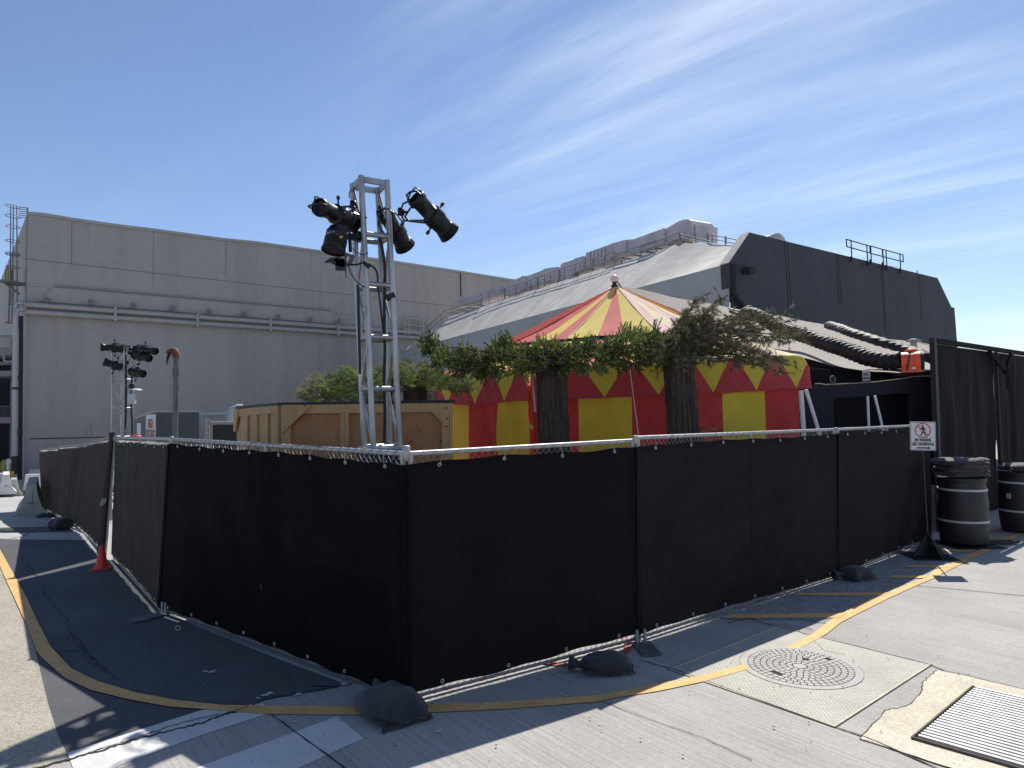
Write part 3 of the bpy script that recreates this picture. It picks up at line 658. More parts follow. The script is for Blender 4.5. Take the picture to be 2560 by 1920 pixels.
# ---------------- sandbags ----------------
def sandbag(c,ang,l,w,h,label,seed,neck=True,tilt=0,grp='black sandbags on the fence feet',z0=0):
    rnd=random.Random(seed); c=Vector(c); rot=Matrix.Rotation(ang,3,'Z')@Matrix.Rotation(tilt,3,'Y')
    t=thing('sandbag',label,'sandbag',c,grp)
    ph=[rnd.uniform(0,6.28) for _ in range(6)]
    def fn(u,v):   # superellipsoid pillow
        th=2*math.pi*u; fi=math.pi*(v-.5)
        def sp(a,e): return math.copysign(abs(a)**e,a)
        x=l/2*sp(math.cos(fi),.7)*sp(math.cos(th),.55); y=w/2*sp(math.cos(fi),.7)*sp(math.sin(th),.58); z=h/2*sp(math.sin(fi),.9)
        f=1+.06*math.sin(3*th+ph[0])+.03*math.sin(7*th+ph[1])*math.cos(fi)
        z*=1-.35*abs(x/(l/2))**3
        z+= .010*math.sin(x*26+ph[2]+14*y)*math.cos(fi)*(.4+abs(x)/l)+.007*math.sin(y*44+18*x+ph[3])*math.cos(fi)+.004*math.sin(95*x-60*y+ph[5])*math.cos(fi)
        z=max(z,-h*.36)
        return c+rot@Vector((x*f,y*f,z+h*.36+.008+z0))
    mb=MB(); mb.grid(fn,56,28); mb.build('bag',M['bag'],t)
    mb=MB(); mb.poly([c+rot@Vector((l/2*.985*math.copysign(abs(math.cos(a))**.62,math.cos(a)),w/2*.985*math.copysign(abs(math.sin(a))**.66,math.sin(a)),h*.33+.008+z0-.35*h/2*abs(math.cos(a))**1.8*.3)) for a in [2*math.pi*k/40 for k in range(40)]],.006,5,closed=True); mb.build('piping',M['rubber'],t)
    # stitched seam edge along one end, flared
    mb=MB(); mb.grid(lambda u,v: c+rot@Vector((l/2*(.84+.16*v),w*(.5-u)*(.84+.04*v),h*.26+.006*math.sin(u*14+ph[4])-v*.022+z0)),20,4); mb.build('seam_flap',M['bag'],t,solid=.006)
    if neck:
        mb=MB(); mb.lathe([(0,.03),(.03,.022),(.06,.03),(.10,.055),(.11,.05)],c+rot@Vector((-l/2+.02,w*.1,h*.35+z0)),rot@Vector((-1,.35,.1)),12); mb.build('tied_neck',M['bag'],t)
        mb=MB(); mb.poly([c+rot@Vector((-l/2-.02+.028*math.cos(a),w*.12+.03*math.sin(a)*.3,h*.35+.03*math.sin(a)+z0)) for a in [2*math.pi*k/10 for k in range(10)]],.004,5,closed=True); mb.build('cord',M['bag_edge'],t)
    return t
sandbag(G(978,1782),R(-56),.50,.37,.15,'largest black sandbag, lying nearest the camera at the fence corner',1)
sandbag(G(1519,1683),R(5),.36,.20,.16,'rounded black sandbag on the fence line beside the flat foot plate',2)
sandbag(G(2143,1450),R(20),.36,.24,.16,'black sandbag with frayed ties at the right, between the fence foot and the sign stand',3)
s4=G(152,1325); sandbag(s4,R(70),.36,.28,.24,'black sandbag heaped against the far left fence run',4,neck=False)
s5=G(124,1293); sandbag(s5,R(10),.50,.28,.11,'flat black sandbag at the foot of the near concrete barrier',5,neck=False)
mb=MB(); p=G(445,1577); mb.poly([p+Vector((.02*math.cos(a),0,.022+.02*math.sin(a))) for a in [2*math.pi*k/12 for k in range(12)]],.006,6,closed=True)
tag(mb.build('steel_ring',M['galv'],loc=p),'small grey ring lying on dark asphalt by the left fence','ring')

# grit, leaves and scraps that gather along the fence and joints
mb=MB(); rnd=random.Random(77)
for k in range(420):
    if k<260:
        i=rnd.choice((0,1,2,3,4)); p=gB[i].lerp(gB[i+1],rnd.random())+Vector((rnd.gauss(0,.05),-abs(rnd.gauss(.02,.16)),0))
    else: p=G(rnd.uniform(150,2500),rnd.uniform(1560,1915))
    r_=rnd.uniform(.003,.009); a=rnd.uniform(0,6.28); n_=rnd.choice((3,4,5)); z=.0165+rnd.uniform(0,.004)
    top_=[(p.x+r_*math.cos(a+6.283*j/n_)*rnd.uniform(.5,1.4),p.y+r_*math.sin(a+6.283*j/n_),z+rnd.uniform(0,.003)) for j in range(n_)]
    mb.add(top_,[tuple(range(n_))],rnd.choice((0,0,1,2)))
o=mb.build('litter',[M['twig'],M['bag_edge'],M['bark']]); o['kind']='stuff'; o['label']='grit and dry leaf scraps lying on the pavement'
# ---------------- traffic cone ----------------
c=G(254,1423)+Vector((0,0,.006)); t=thing('traffic_cone','small red traffic cone with a flat base beside the leaning fence panel','traffic cone',c)
mb=MB(); mb.lathe([(.012,.075),(.03,.070),(.28,.024),(.285,.018),(.25,.014)],c,(0,0,1),24); mb.build('cone_body',M['cone'],t)
mb=MB(); mb.box(c+Vector((0,0,.007)),(.21,.21,.012),Matrix.Rotation(R(20),3,'Z')); mb.build('cone_base',M['cone'],t,bevel=.003)
# ---------------- left building ----------------
def dk(px,d0,k,px0): return d0/(1-k*(px-px0))
LA_=AT(69,532,34.0); LB_=AT(1261,698,dk(1261,34,.00031,69)*1.0)
PL=Plane(LA_,LB_); zt=LA_.z
tB=thing('grey_stage_building','long plain grey concrete stage building with twin wall pipes at the left','building',(LA_.x,LA_.y,zg(LA_.x,LA_.y)))
zb=-3.2
# roof line traced: slightly bent
tops=[(0.0,PL.uz(69,532)[1])]
for px,py in ((110,534),(180,547),(290,563),(384,573),(553,596),(640,599),(814,625),(1000,652),(1150,677),(1270,698)):
    u,z=PL.uz(px,py); tops.append((u,z))
zlin=lambda u: zt+(tops[-1][1]-zt)*u/tops[-1][0]
tops=[(u,zlin(u)+.6*max(-.22,min(.22,z-zlin(u)))) for u,z in tops]
uend=tops[-1][0]+14; tops.append((uend,tops[-1][1]))
mb=MB(); mb.prism([PL.P(0,zb)]+[PL.P(u,z) for u,z in tops]+[PL.P(uend,zb)],-PL.n*30); mb.build('wall',M['wall_grey'],tB)
mb=MB()
for i in range(len(tops)-1):
    (u0,z0),(u1,z1)=tops[i],tops[i+1]
    mb.hexa([PL.P(u0,z0-.10,.02),PL.P(u1,z1-.10,.02),PL.P(u1,z1-.10,.10),PL.P(u0,z0-.10,.10),PL.P(u0,z0+.05,.02),PL.P(u1,z1+.05,.02),PL.P(u1,z1+.05,.10),PL.P(u0,z0+.05,.10)])
mb.build('parapet_cap',M['pipe_grey'],tB)
def vline(px,y0,y1,w,m='wall_grey_dark',name='wall_joint',o=.012):
    u,z1=PL.uz(px,y0); _,z0=PL.uz(px,y1); mb=MB(); mb.slab(PL,u-w/2,u+w/2,z0,z1,.001,o); return mb.build(name,M[m],tB)
def hline(x0,y0,x1,y1,w,m='wall_grey_dark',name='wall_joint',o=.015,seg=1):
    u0,z0=PL.uz(x0,y0); u1,z1=PL.uz(x1,y1); mb=MB()
    mb.hexa([PL.P(u0,z0-w/2,.001),PL.P(u1,z1-w/2,.001),PL.P(u1,z1-w/2,o),PL.P(u0,z0-w/2,o),PL.P(u0,z0+w/2,.001),PL.P(u1,z1+w/2,.001),PL.P(u1,z1+w/2,o),PL.P(u0,z0+w/2,o)]); return mb.build(name,M[m],tB)
vline(68,534,755,.045); vline(180,550,660,.025); vline(384,577,718,.02); vline(565,600,690,.02); vline(1151,680,742,.10,'groove'); vline(1232,695,730,.03)
hline(57,646,1262,780,.035)
# wide raised field above the pipes
u0,_=PL.uz(136,718); z0=PL.uz(136,718)[1]; ua=PL.uz(90,752)[0]; za=PL.uz(600,742)[1]; uc=PL.uz(825,777)[0]; ud=PL.uz(859,816)[0]; zf=5.62+1.85+.1
zlow=PL.uz(60,752)[1]
mb=MB(); zz0=PL.uz(137,717)[1]; zz1=PL.uz(825,777)[1]
pts=[PL.P(ua,zlow+.02,.001),PL.P(ua+.2,zlow+.12,.001),PL.P(u0,zz0,.001),PL.P(uc,zz1,.001),PL.P(ud,zlow+.02,.001)]
mb.prism(pts,PL.n*.10); mb.build('wall_relief',M['wall_grey'],tB)
hline(137,717,825,777,.09,'wall_grey_dark','relief_edge',.13); hline(69,711,137,717,.06,'side_wall','relief_edge',.05); hline(825,777,893,787,.05,'side_wall','relief_edge',.05)
# twin pipes along the wall
for k,dz_ in enumerate((0,-.36)):
    zA=PL.uz(58,763)[1]+dz_; zB=PL.uz(1003,834)[1]+dz_+.1; mb=MB(); pts=[]
    uE=PL.uz(1045,836)[0]
    for i in range(2): pts.append(PL.P(-.15+(uE+.15)*i,zA+(zB-zA)*i,.30))
    mb.poly(pts,.125,12)
    mb.build('wall_pipe',M['pipe_grey'],tB)
for px in (285,489,671,840): 
    u,z=PL.uz(px,775+(px-285)*.075)
    mb=MB(); zA=PL.uz(58,763)[1]; mb.slab(PL,u-.06,u+.06,zA-.56,zA+.20,.10,.46); mb.build('pipe_bracket',M['pipe_grey'],tB)
for px,py in ((115,751),(225,757),(330,765),(427,773),(518,779),(606,787),(690,793),(770,799),(842,804)):
    p=PL.px(px,py,.0); mb=MB()
    mb.tube(p+PL.n*.10,p+PL.n*.34,.05,n=8); mb.lathe([(0,.04),(.04,.12),(.18,.13),(.26,.06)],p+PL.n*.34+Vector((0,0,.12)),(0,0,-1),10)
    mb.tube(p+PL.n*.3,p+PL.n*.3-Vector((0,0,.45)),.03,n=6)
    mb.build('wall_light',M['wall_grey_dark'],tB)
# small equipment where the pipes meet the stage roof
mb=MB()
for (x0,y0,x1,y1) in ((1003,795,1057,803),(1003,812,1060,818),(1003,822,1050,832)):
    mb.tube(PL.px(x0,y0,.3),PL.px(x1,y1,.3),.05,n=6)
for px in (1006,1016,1046,1052,1063):
    mb.tube(PL.px(px,803,.3),PL.px(px,840,.3),.05,n=6)
mb.build('pipe_rack',M['pipe_grey'],tB)
hline(75,1097,266,1093,.045,'groove','wall_joint',.02); vline(228,1055,1094,.03); vline(216,1066,1093,.02)
# side face details: the corner, ladder, platform, downpipe
sd=-PL.n
tL=thing('caged_ladder','tall grey caged steel ladder with a mid landing up the left building corner','ladder',(LA_.x-.6,LA_.y,zb))
ladA=lambda py,px=31: AT(px,py,34.2)
def cageX(px,py,d): return AT(px,py,d)
mb=MB()
for px0,px1 in ((27,25),(34,30),(42,43)):
    mb.tube(AT(px0,514,34.6),AT(px1,762,34.2),.026,n=6)
mb.build('rail',M['rail_grey'],tL)
for py in (516,541,567,603,634,637,668,704):
    c_=AT(33,py,34.3); mb=MB()
    mb.poly([c_+Vector((.28*math.cos(a)-.02,.36*math.sin(a),.0)) for a in [2*math.pi*k/14 for k in range(14)]],.018,5,closed=True); mb.build('hoop',M['rail_grey'],tL)
mb=MB()
for k in range(6): mb.tube(AT(46,517+k*5.2,34.0),AT(69,520+k*5.0,34.2),.022,n=5)
mb.tube(AT(69,519,34.2),AT(69,533,34.2),.04,n=5); mb.build('handrail',M['rail_grey'],tL)
mb=MB(); mb.box(AT(32,707,34.0),(.8,1.4,.07)); mb.build('landing',M['rail_grey'],tL)
mb=MB(); mb.tube(AT(14,709,34),AT(48,735,34),.06,n=6).tube(AT(14,709,34),AT(14,672,34),.03,n=6).tube(AT(14,672,34),AT(20,670,34),.03,n=6).tube(AT(20,670,34),AT(20,706,34),.03,n=6); mb.build('brace',M['rail_grey'],tL)
mb=MB(); mb.box(AT(25,687,34.6),(.22,.2,.5)); mb.build('warning_panel',M['yellow_plastic'],tL)
mb=MB()
for px in (24,33): mb.tube(AT(px,715,34),AT(px-3,808,34),.035,n=6)
for k in range(12): mb.tube(AT(23.6,718+k*7.5,34),AT(32,718+k*7.5,34),.018,n=5)
mb.tube(AT(14,806,34),AT(34,808,34),.05,n=6)
mb.build('lower_ladder',M['rail_grey'],tL)
tD=thing('downpipe','large bright galvanised downpipe with elbows at the left building corner','downpipe',(AT(40,1100,33.6).x,33.6,zb))
mb=MB(); el=lambda y: [AT(60,y,33.5),AT(47,y+.5,33.5),AT(41,y+3,33.5),AT(39.5,y+9,33.5)]
mb.poly([AT(60,757,33.6),AT(48,757,33.55),AT(42,760,33.5),AT(40,768,33.5),AT(39.6,785,33.5)],.115,12); mb.build('elbow',M['galv'],tD)
mb=MB(); mb.poly([AT(60,773,33.5),AT(48,773,33.4),AT(41,778,33.3),AT(39.8,790,33.3)],.125,12); mb.build('elbow',M['galv'],tD)
mb=MB(); mb.tube(AT(40,788,33.3),AT(37,1155,33.3),.13,n=14); mb.build('pipe',M['galv'],tD)
mb=MB(); mb.tube(AT(38.6,968,33.3),AT(38.6,974,33.3),.15,n=14).tube(AT(37,1140,33.3),AT(37,1185,33.3),.17,n=14); mb.build('collar',M['dark_metal'],tD)
mb=MB(); mb.tube(AT(50,790,33.5),AT(46,1200,33.5),.06,n=6).tube(AT(53,790,33.6),AT(50,1200,33.6),.09,n=6)
for y in (800,815,945,1080): mb.box(AT(48,y,33.4),(.2,.2,.3))
mb.build('conduit',M['dark_metal'],tD)
# stair tower with balconies far left
tS=thing('open_stairwell','shaded concrete stairwell with railed balconies at the left frame edge','stairwell',(-28,37,zb))
def bxp(x0,y0,x1,y1,d,th,m,name):
    a=AT(x0,y0,d); b=AT(x1,y1,d); mb=MB(); c=(a+b)/2; mb.box(c+Vector((0,th/2,0)),(abs(b.x-a.x),th,abs(a.z-b.z))); return mb.build(name,M[m],tS)
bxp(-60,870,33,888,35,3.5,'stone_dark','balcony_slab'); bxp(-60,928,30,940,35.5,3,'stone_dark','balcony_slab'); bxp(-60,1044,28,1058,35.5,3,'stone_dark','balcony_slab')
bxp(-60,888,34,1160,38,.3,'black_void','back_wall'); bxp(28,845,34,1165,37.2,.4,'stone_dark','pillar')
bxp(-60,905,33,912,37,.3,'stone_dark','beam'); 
for (y0,y1,d) in ((840,872,35),(1016,1044,35.5)):
    mb=MB(); mb.tube(AT(-40,y0,d),AT(32,y0,d),.03,n=5)
    for k in range(14): mb.tube(AT(-38+k*5.3,y0,d),AT(-38+k*5.3,y1,d),.016,n=4)
    mb.build('railing',M['rail_grey'],tS)
mb=MB(); mb.poly([AT(10,889,34.9),AT(10,900,34.9),AT(14,904,34.9),AT(34,903,34.9)],.05,6); mb.build('pipe',M['pipe_grey'],tS)
# side wall of the stage building returning away is part of its wall prism; a pale ball lamp beyond
# ---------------- right stage building ----------------
kd=.000586; dW=lambda px: 20/(1-kd*(px-1874))
RA=AT(1823,658,dW(1823)); RB=AT(2386,769,dW(2386)); PR=Plane(RA,RB)
tR=thing('charcoal_end_stage_building','stage building with charcoal chamfered end wall and pale sloped concrete roof behind the tent','building',(RA.x,RA.y,0))
prof=[(1823,658),(1874,581),(2344,695),(2379,768),(2386,769),(2393,856),(2402,960)]
pp=[PR.uz(*p) for p in prof]; 
z1=pp[1][1]; pp=[pp[0],pp[1],(pp[2][0],pp[2][1]),pp[3],pp[4],pp[5],(pp[6][0]+.05,-.5),(pp[0][0]+.35,-.5),(PR.uz(1854,762)[0],PR.uz(1854,762)[1]),(PR.uz(1826,720)[0],PR.uz(1826,720)[1])]
PPE=pp
# the paler bevel and wall returns behind the dark sheet
E0=AZ(1820,659,PR.uz(1823,658)[1]); zE=E0.z
eave=[AZ(px,659+(1820-px)*.2683,zE) for px in (1820,1640,1446,1200,1000)]
zT=zE+1.85
topx=[(1836,612,zE+1.25),(1790,609,zE+1.45),(1698,608,zT-.1),(1640,629,zT),(1500,673,zT),(1350,720,zT),(1240,755,zT),(1116,795,zT),(1062,836,zE+.7),(1000,881,zE+.02)]
top=[AZ(*p) for p in topx]
dirE=(eave[-1]-eave[0]).normalized(); nE=Vector((dirE.y,-dirE.x,0)); 
if nE.dot(-eave[0])<0: nE=-nE
mb=MB(); mb.prism([PR.P(u,z) for u,z in PPE],dirE*.35); mb.build('end_wall',M['dark_wall'],tR)
# resample both to equal parameters
def resamp(P,n):
    L=[0]
    for i in range(1,len(P)): L.append(L[-1]+(P[i]-P[i-1]).length)
    o=[]
    for k in range(n+1):
        s=L[-1]*k/n; i=max(j for j in range(len(L)) if L[j]<=s+1e-9); i=min(i,len(P)-2)
        o.append(P[i].lerp(P[i+1],(s-L[i])/(L[i+1]-L[i])))
    return o
# tie roof mesh by distance along the eave direction
def at_s(P,s):
    S_=[(p-eave[0]).dot(dirE) for p in P]
    for i in range(len(P)-1):
        if S_[i]<=s<=S_[i+1]+1e-9: return P[i].lerp(P[i+1],(s-S_[i])/max(1e-6,S_[i+1]-S_[i]))
    return P[0] if s<S_[0] else P[-1]
n=60; smax=(eave[-1]-eave[0]).dot(dirE)
mb=MB()
def roofpt(u,v):
    s=smax*u; a=at_s(eave,s); b=at_s(top,s); p=a.lerp(b,v)
    return p+Vector((0,0,1))*.05*math.sin(6*u*n/4+v*3)*v*(1-v)
for j in range(9):
    for i in range(n+1): mb.v.append(tuple(roofpt(i/n,j/8)))
for j in range(8):
    for i in range(n): a=j*(n+1)+i; mb.f.append((a,a+1,a+n+2,a+n+1)); mb.m.append(0); mb.sm.append(True)
# close the near end between top[0] and the dark wall
mb.build('sloped_roof',M['roof_conc'],tR)
mb=MB(); back=-nE*9
mb.add(top+[p+back for p in top],[(i,i+1,i+1+len(top),i+len(top)) for i in range(len(top)-1)]); mb.build('flat_roof',M['roof_conc'],tR)
mb=MB(); lo=[Vector((p.x,p.y,-.5)) for p in eave]
mb.add([p-nE*.02 for p in eave]+lo,[(i,i+1,i+1+len(eave),i+len(eave)) for i in range(len(eave)-1)]); mb.build('long_wall',M['side_wall'],tR)
# body behind the end wall (so the pale bevel shows beside the dark face)
bev=[PR.P(pp[0][0]-.02,pp[0][1],-.451),PR.P(pp[1][0]-.12,pp[1][1]+.0,-.451),PR.P(pp[1][0]+3,pp[1][1]-.05,-.451),PR.P(pp[1][0]+3,pp[0][1],-.451)]
mb=MB(); mb.prism([PR.P(pp[0][0]+.03,pp[0][1],-.451),PR.P(pp[1][0]+.02,pp[1][1]-.02,-.451),PR.P(pp[2][0],pp[2][1]-.3,-.451),PR.P(pp[3][0],pp[3][1]-.3,-.451),PR.P(pp[3][0],-.5,-.451),PR.P(pp[0][0]+.03,-.5,-.451)],dirE*.01)
a_=PR.px(1874,581,.002)+Vector((0,0,.004)); b_=PR.px(1822,658,.002)+Vector((0,0,.004)); mb=MB(); mb.prism([a_,b_,b_+dirE*.36,a_+dirE*.36],Vector((-.008,-.008,.016))); mb.build('pale_bevel',M['roof_conc'],tR)
# grooves on the dark wall
for (x0,y0,x1,y1) in ((1961,604,1973,785),(1968,606,1980,790),(2090,636,2098,760),(2096,638,2104,762),(2202,668,2212,830),(2207,669,2216,845),(2297,688,2304,800)):
    a=PR.px(x0,y0,.004); b=PR.px(x1,y1,.004); mb=MB(); w=PR.d*.010; mb.prism([a-w,a+w,b+w,b-w],PR.n*.005); mb.build('wall_groove',M['groove'],tR)
# dark gutter and hopper at the near corner
mb=MB(); mb.poly([PR.px(1826,662,.12),PR.px(1826,735,.12),PR.px(1836,750,.12),PR.px(1852,768,.12)],.075,8); mb.slab(PR,PR.uz(1833,0)[0]+.0,PR.uz(1847,0)[0],PR.uz(1840,683)[1],PR.uz(1840,668)[1],.06,.30); mb.build('gutter_hopper',M['groove'],tR)
mb=MB(); a=[PR.px(1822,664,.05),PR.px(1829,664,.05),PR.px(1832,735,.05),PR.px(1856,772,.05),PR.px(1822,772,.05)]; mb.prism(a,PR.n*.03); mb.build('corner_strip',M['groove'],tR)
# guard rail clamped over the dark wall
def pr_tube(mb,a,b,r,off=.12): mb.tube(PR.px(*a,off),PR.px(*b,off),r,n=6)
zA=lambda x,y: (1850+x*.2713,520+y*.2713)
t=thing('roof_guard_rail','charcoal tube guard rail in three bays on top of the charcoal end wall','guard rail',PR.px(2170,640,.1))
mb=MB()
for a,b in (((947,295),(1165,358)),((1172,356),(1280,387)),((1275,385),(1472,438)),((952,362),(1165,420)),((1172,424),(1285,452)),((1280,452),(1475,502))): pr_tube(mb,zA(*a),zA(*b),.020)
for a,b in (((947,295),(952,362)),((1165,358),(1167,420)),((1172,356),(1175,424)),((1280,387),(1284,452)),((1470,438),(1475,502))): pr_tube(mb,zA(*a),zA(*b),.020)
mb.build('rail',M['rail_dark'],t)
for a,b in (((991,300),(1000,500)),((1136,342),(1148,537)),((1173,356),(1180,525)),((1284,388),(1293,552)),((1313,392),(1325,578)),((1442,428),(1453,608))):
    mb=MB(); pr_tube(mb,zA(*a),zA(*b),.020); mb.tube(PR.px(*zA(b[0]-1,b[1]-48),.08),PR.px(*zA(*b),.08),.032,n=6); mb.build('post',M['rail_dark'],t)
t=thing('rear_guard_rail','thin tan guard rail just behind the charcoal end wall top','guard rail',PR.px(2120,630,-1.5))
mb=MB()
for a,b in (((850,408),(1125,437)),((900,380),(1080,402)),((900,402),(1068,418)),((900,380),(895,420)),((955,388),(950,440)),((1018,410),(1016,452)),((1072,402),(1062,455)),((1108,437),(1106,470)),((1018,412),(1108,428))): mb.tube(PR.px(*zA(*a),-1.8),PR.px(*zA(*b),-1.8),.017,n=5)
mb.build('rail',M['rust'] if False else M['roof_conc'],t)
mb=MB(); pr_tube(mb,zA(1706,565),zA(1708,622),.018,-.3); tag(mb.build('roof_rod',M['rail_grey'],loc=PR.px(2313,688,-.3)),'short thin rod standing on the right end of the charcoal wall','rod')

# roof-top duct run and walkway rail, parallel to the roof edge
A0=at_s(top,2.3)+(-nE)*.75; A1=at_s(top,smax-9)+(-nE)*.75; PD=Plane(A0,A1)
tDu=thing('rooftop_duct','long run of grey rooftop air ducts along the sloped roof ridge','air duct',(A0.x,A0.y,zT))
z3=lambda x,y: (1000+x*.2893,500+y*.2893); z4f=lambda x,y: (1600+x*.434,500+y*.434)
def dseg(poly,th=1.1,m='duct',name='duct_section',off=0):
    P=[PD.px(*p,off) for p in poly]; mb=MB(); mb.prism(P,-PD.n*th); return mb.build(name,M[m],tDu)
rl=lambda x: 0
segs=[[z3(468,925),z3(475,890),z3(500,865),z3(560,845),z3(612,838),z3(612,900)],
 [z3(614,838),z3(650,824),z3(890,738),z3(890,800),z3(614,898)],
 [z3(893,730),z3(1060,658),z3(1062,775),z3(895,830)],[z3(1064,658),z3(1100,656),z3(1100,765),z3(1064,775)],
 [z3(1104,655),z3(1250,600),z3(1250,700),z3(1104,752)],
 [z3(1253,600),z3(1300,588),z3(1345,583),z3(1380,580),z3(1383,700),z3(1345,695),z3(1300,700),z3(1253,715)],
 [z3(1386,575),z3(1390,560),z3(1405,545),z3(1425,540),z3(1520,508),z3(1520,630),z3(1470,650),z3(1420,655),z3(1386,700)],
 [z3(1523,508),z3(1602,486),z3(1602,600),z3(1523,630)],
 [z3(1605,458),z3(1815,384),z3(1815,520),z3(1605,592)],
 [z3(1830,384),z3(1968,345),z3(1968,460),z3(1830,505)],
 [z3(1971,343),z3(2050,336),z3(2050,440),z3(1971,460)],
 [z3(2053,336),z4f(150,165),z4f(150,250),z3(2053,440)],
 [z4f(152,164),z4f(205,132),z4f(225,122),z4f(245,114),z4f(270,111),z4f(288,112),z4f(288,205),z4f(225,225),z4f(152,250)],
 [z4f(291,112),z4f(305,120),z4f(314,138),z4f(314,212),z4f(291,208)],
 [z4f(316,138),z4f(322,139),z4f(322,232),z4f(316,232)]]
for i,s_ in enumerate(segs): dseg(s_,th=1.1 if i!=6 else .9,off=.12 if i%2 else 0)
# curved elbow dropping under the arch and the far duct
mb=MB(); a=PD.px(*z3(1450,690),-.2); mb.poly([PD.px(*z3(1385+i*14,690-22*math.sin(i/9*math.pi)),-.2) for i in range(10)],.22,10); mb.build('duct_elbow',M['duct'],tDu)
mb=MB(); mb.lathe([(-.6,.0),(-.6,.42),(.6,.42),(.6,0)],PD.px(*z4f(445,232),-2.5),PD.d,16); mb.build('duct_drum',M['duct'],tDu)
# duct stands
mb=MB()
for k in range(1,15):
    q=PD.P(PD.len*(k+.4)/15,zT,-.1); mb.tube(q,q+Vector((0,0,.35)),.04,n=5).tube(q-PD.n*.9,q-PD.n*.9+Vector((0,0,.35)),.04,n=5)
mb.build('duct_stand',M['rail_grey'],tDu)
# seams on tall panels
for x in range(1650,1810,32):
    mb=MB(); mb.tube(PD.px(*z3(x,452-(x-1605)*.345+8),.03),PD.px(*z3(x,585-(x-1605)*.35),.03),.012,n=4); mb.build('duct_rib',M['rail_grey'],tDu)
# walkway rail in front of the duct
tW=thing('walkway_railing','long grey walkway railing running up along the sloped roof edge','railing',(top[4].x,top[4].y,zT))
R0=at_s(top,2.6)+(-nE)*.12; R1=at_s(top,smax-10)+(-nE)*.12; PW=Plane(R0,R1)
def edge_z3(x): # roof edge in z3 pixels
    return 1020+(x-400)*(450-1020)/(2212-400)
pts_=[(700,820),(890,772),(1130,690),(1380,600),(1540,545),(1850,450)]
mb=MB()
for i in range(len(pts_)-1):
    a,b=pts_[i],pts_[i+1]
    mb.tube(PW.px(*z3(*a)),PW.px(*z3(*b)),.022,n=6); mb.tube(PW.px(*z3(a[0],a[1]+32)),PW.px(*z3(b[0],b[1]+32)),.016,n=6)
mb.build('rail',M['rail_pale'],tW)
for x in (705,770,880,905,1000,1080,1130,1190,1250,1300,1380,1420,1520,1555,1665,1765,1840,1860):
    y=np.interp(x,[p[0] for p in pts_],[p[1] for p in pts_]); mb=MB(); mb.tube(PW.px(*z3(x,y)),PW.px(*z3(x,max(y+60,edge_z3(x)-6))),.018 if x not in (905,1190) else .04,n=5); mb.build('post',M['rail_grey'],tW)
def frame(P1,P2,dep,name='platform'):
    mb=MB(); a=PW.px(*P1); b=PW.px(*P2); 
    mb.tube(a,b,.035,n=6).tube(a-Vector((0,0,.22)),b-Vector((0,0,.22)),.03,n=6).tube(a,a-Vector((0,0,.75)),.03,n=6).tube(b,b-Vector((0,0,.75)),.03,n=6)
    for k in range(4):
        q=a.lerp(b,(k+.5)/4)-Vector((0,0,.22)); mb.tube(q,q-PW.n*.9,.03,n=5)
    mb.build(name,M['rail_pale'],tW)
frame(z3(395,955),z3(698,862),.8); frame(z3(1862,470),z3(2212,345),.8); frame(z4f(0,275),z4f(225,185),.8)
mb=MB()
for a,b in ((z4f(225,195),z4f(415,240)),(z4f(375,207),z4f(415,200)),(z4f(415,200),z4f(570,232)),(z4f(225,215),z4f(415,252)),(z4f(415,222),z4f(545,250)),(z4f(415,200),z4f(415,250)),(z4f(492,214),z4f(492,255)),(z4f(230,190),z4f(235,250)),(z4f(322,215),z4f(322,245))): mb.tube(PW.px(*a),PW.px(*b),.018,n=5)
mb.build('end_rail',M['rail_grey'],tW)
# stair down at the far end
mb=MB()
for k in range(2):
    mb.tube(PW.px(*z3(395,1000-k*50)),PW.px(*z3(225,1155-k*50)),.03,n=5)
for k in range(5): mb.tube(PW.px(*z3(395-k*42,950+k*38)),PW.px(*z3(395-k*42,1010+k*38)),.022,n=5)
mb.build('stair',M['rail_grey'],tW)
# ---------------- truss towers and stage lamps ----------------
def truss(base, s, H_, ang, lean, label, name='truss_tower', rungs=(0,.2,.4,.6,.8,1), r=.025, diag=True, plates=True):
    base=Vector(base); t=thing(name,label,'lighting truss',base)
    rot=Matrix.Rotation(ang,3,'Z'); up_=Vector((lean[0],lean[1],1)).normalized()
    cor=[rot@Vector((i*s/2,j*s/2,0)) for i,j in ((-1,-1),(1,-1),(1,1),(-1,1))]
    for c in cor:
        mb=MB(); mb.tube(base+c,base+c+up_*H_,r,n=14); mb.build('chord',M['alu'],t)
    for v in rungs:
        for i in range(4):
            mb=MB(); a,b=base+cor[i]+up_*H_*v,base+cor[(i+1)%4]+up_*H_*v
            if v>.99:
                d=(b-a).normalized(); m_=(a+b)/2; q=Matrix((d,up_.cross(d).normalized(),up_)).transposed(); mb.box(m_-up_*.035,((b-a).length-2*r,.03,.058),q)
            else: mb.tube(a,b,r*.88 if v>.02 else r*.9,n=10)
            mb.build('rung',M['alu'],t)
    if diag:
        for k in range(len(rungs)-1):
            v0,v1=rungs[k]+.02,rungs[k+1]-.02
            for i in (1,3):
                a,b=cor[i],cor[(i+1)%4]
                if (k+i//2)%2: a,b=b,a
                mb=MB(); mb.tube(base+a.lerp(b,.08)+up_*H_*v0,base+a.lerp(b,.92)+up_*H_*v1,r*.55,n=8); mb.build('diagonal',M['alu'],t)
    return t,up_,cor
bt=AT(955,1117,6.95); bt.z=AT(942,1119,6.8).z
topz=AT(920,442,6.8).z; HT=(topz-bt.z)
tw,upT,corT=truss(bt,.275,HT,R(31),(-.040,0),'tall aluminium box truss tower behind the near fence corner, carrying four lamps',rungs=(.0,.215,.405,.60,.785,1.0),r=.0305)
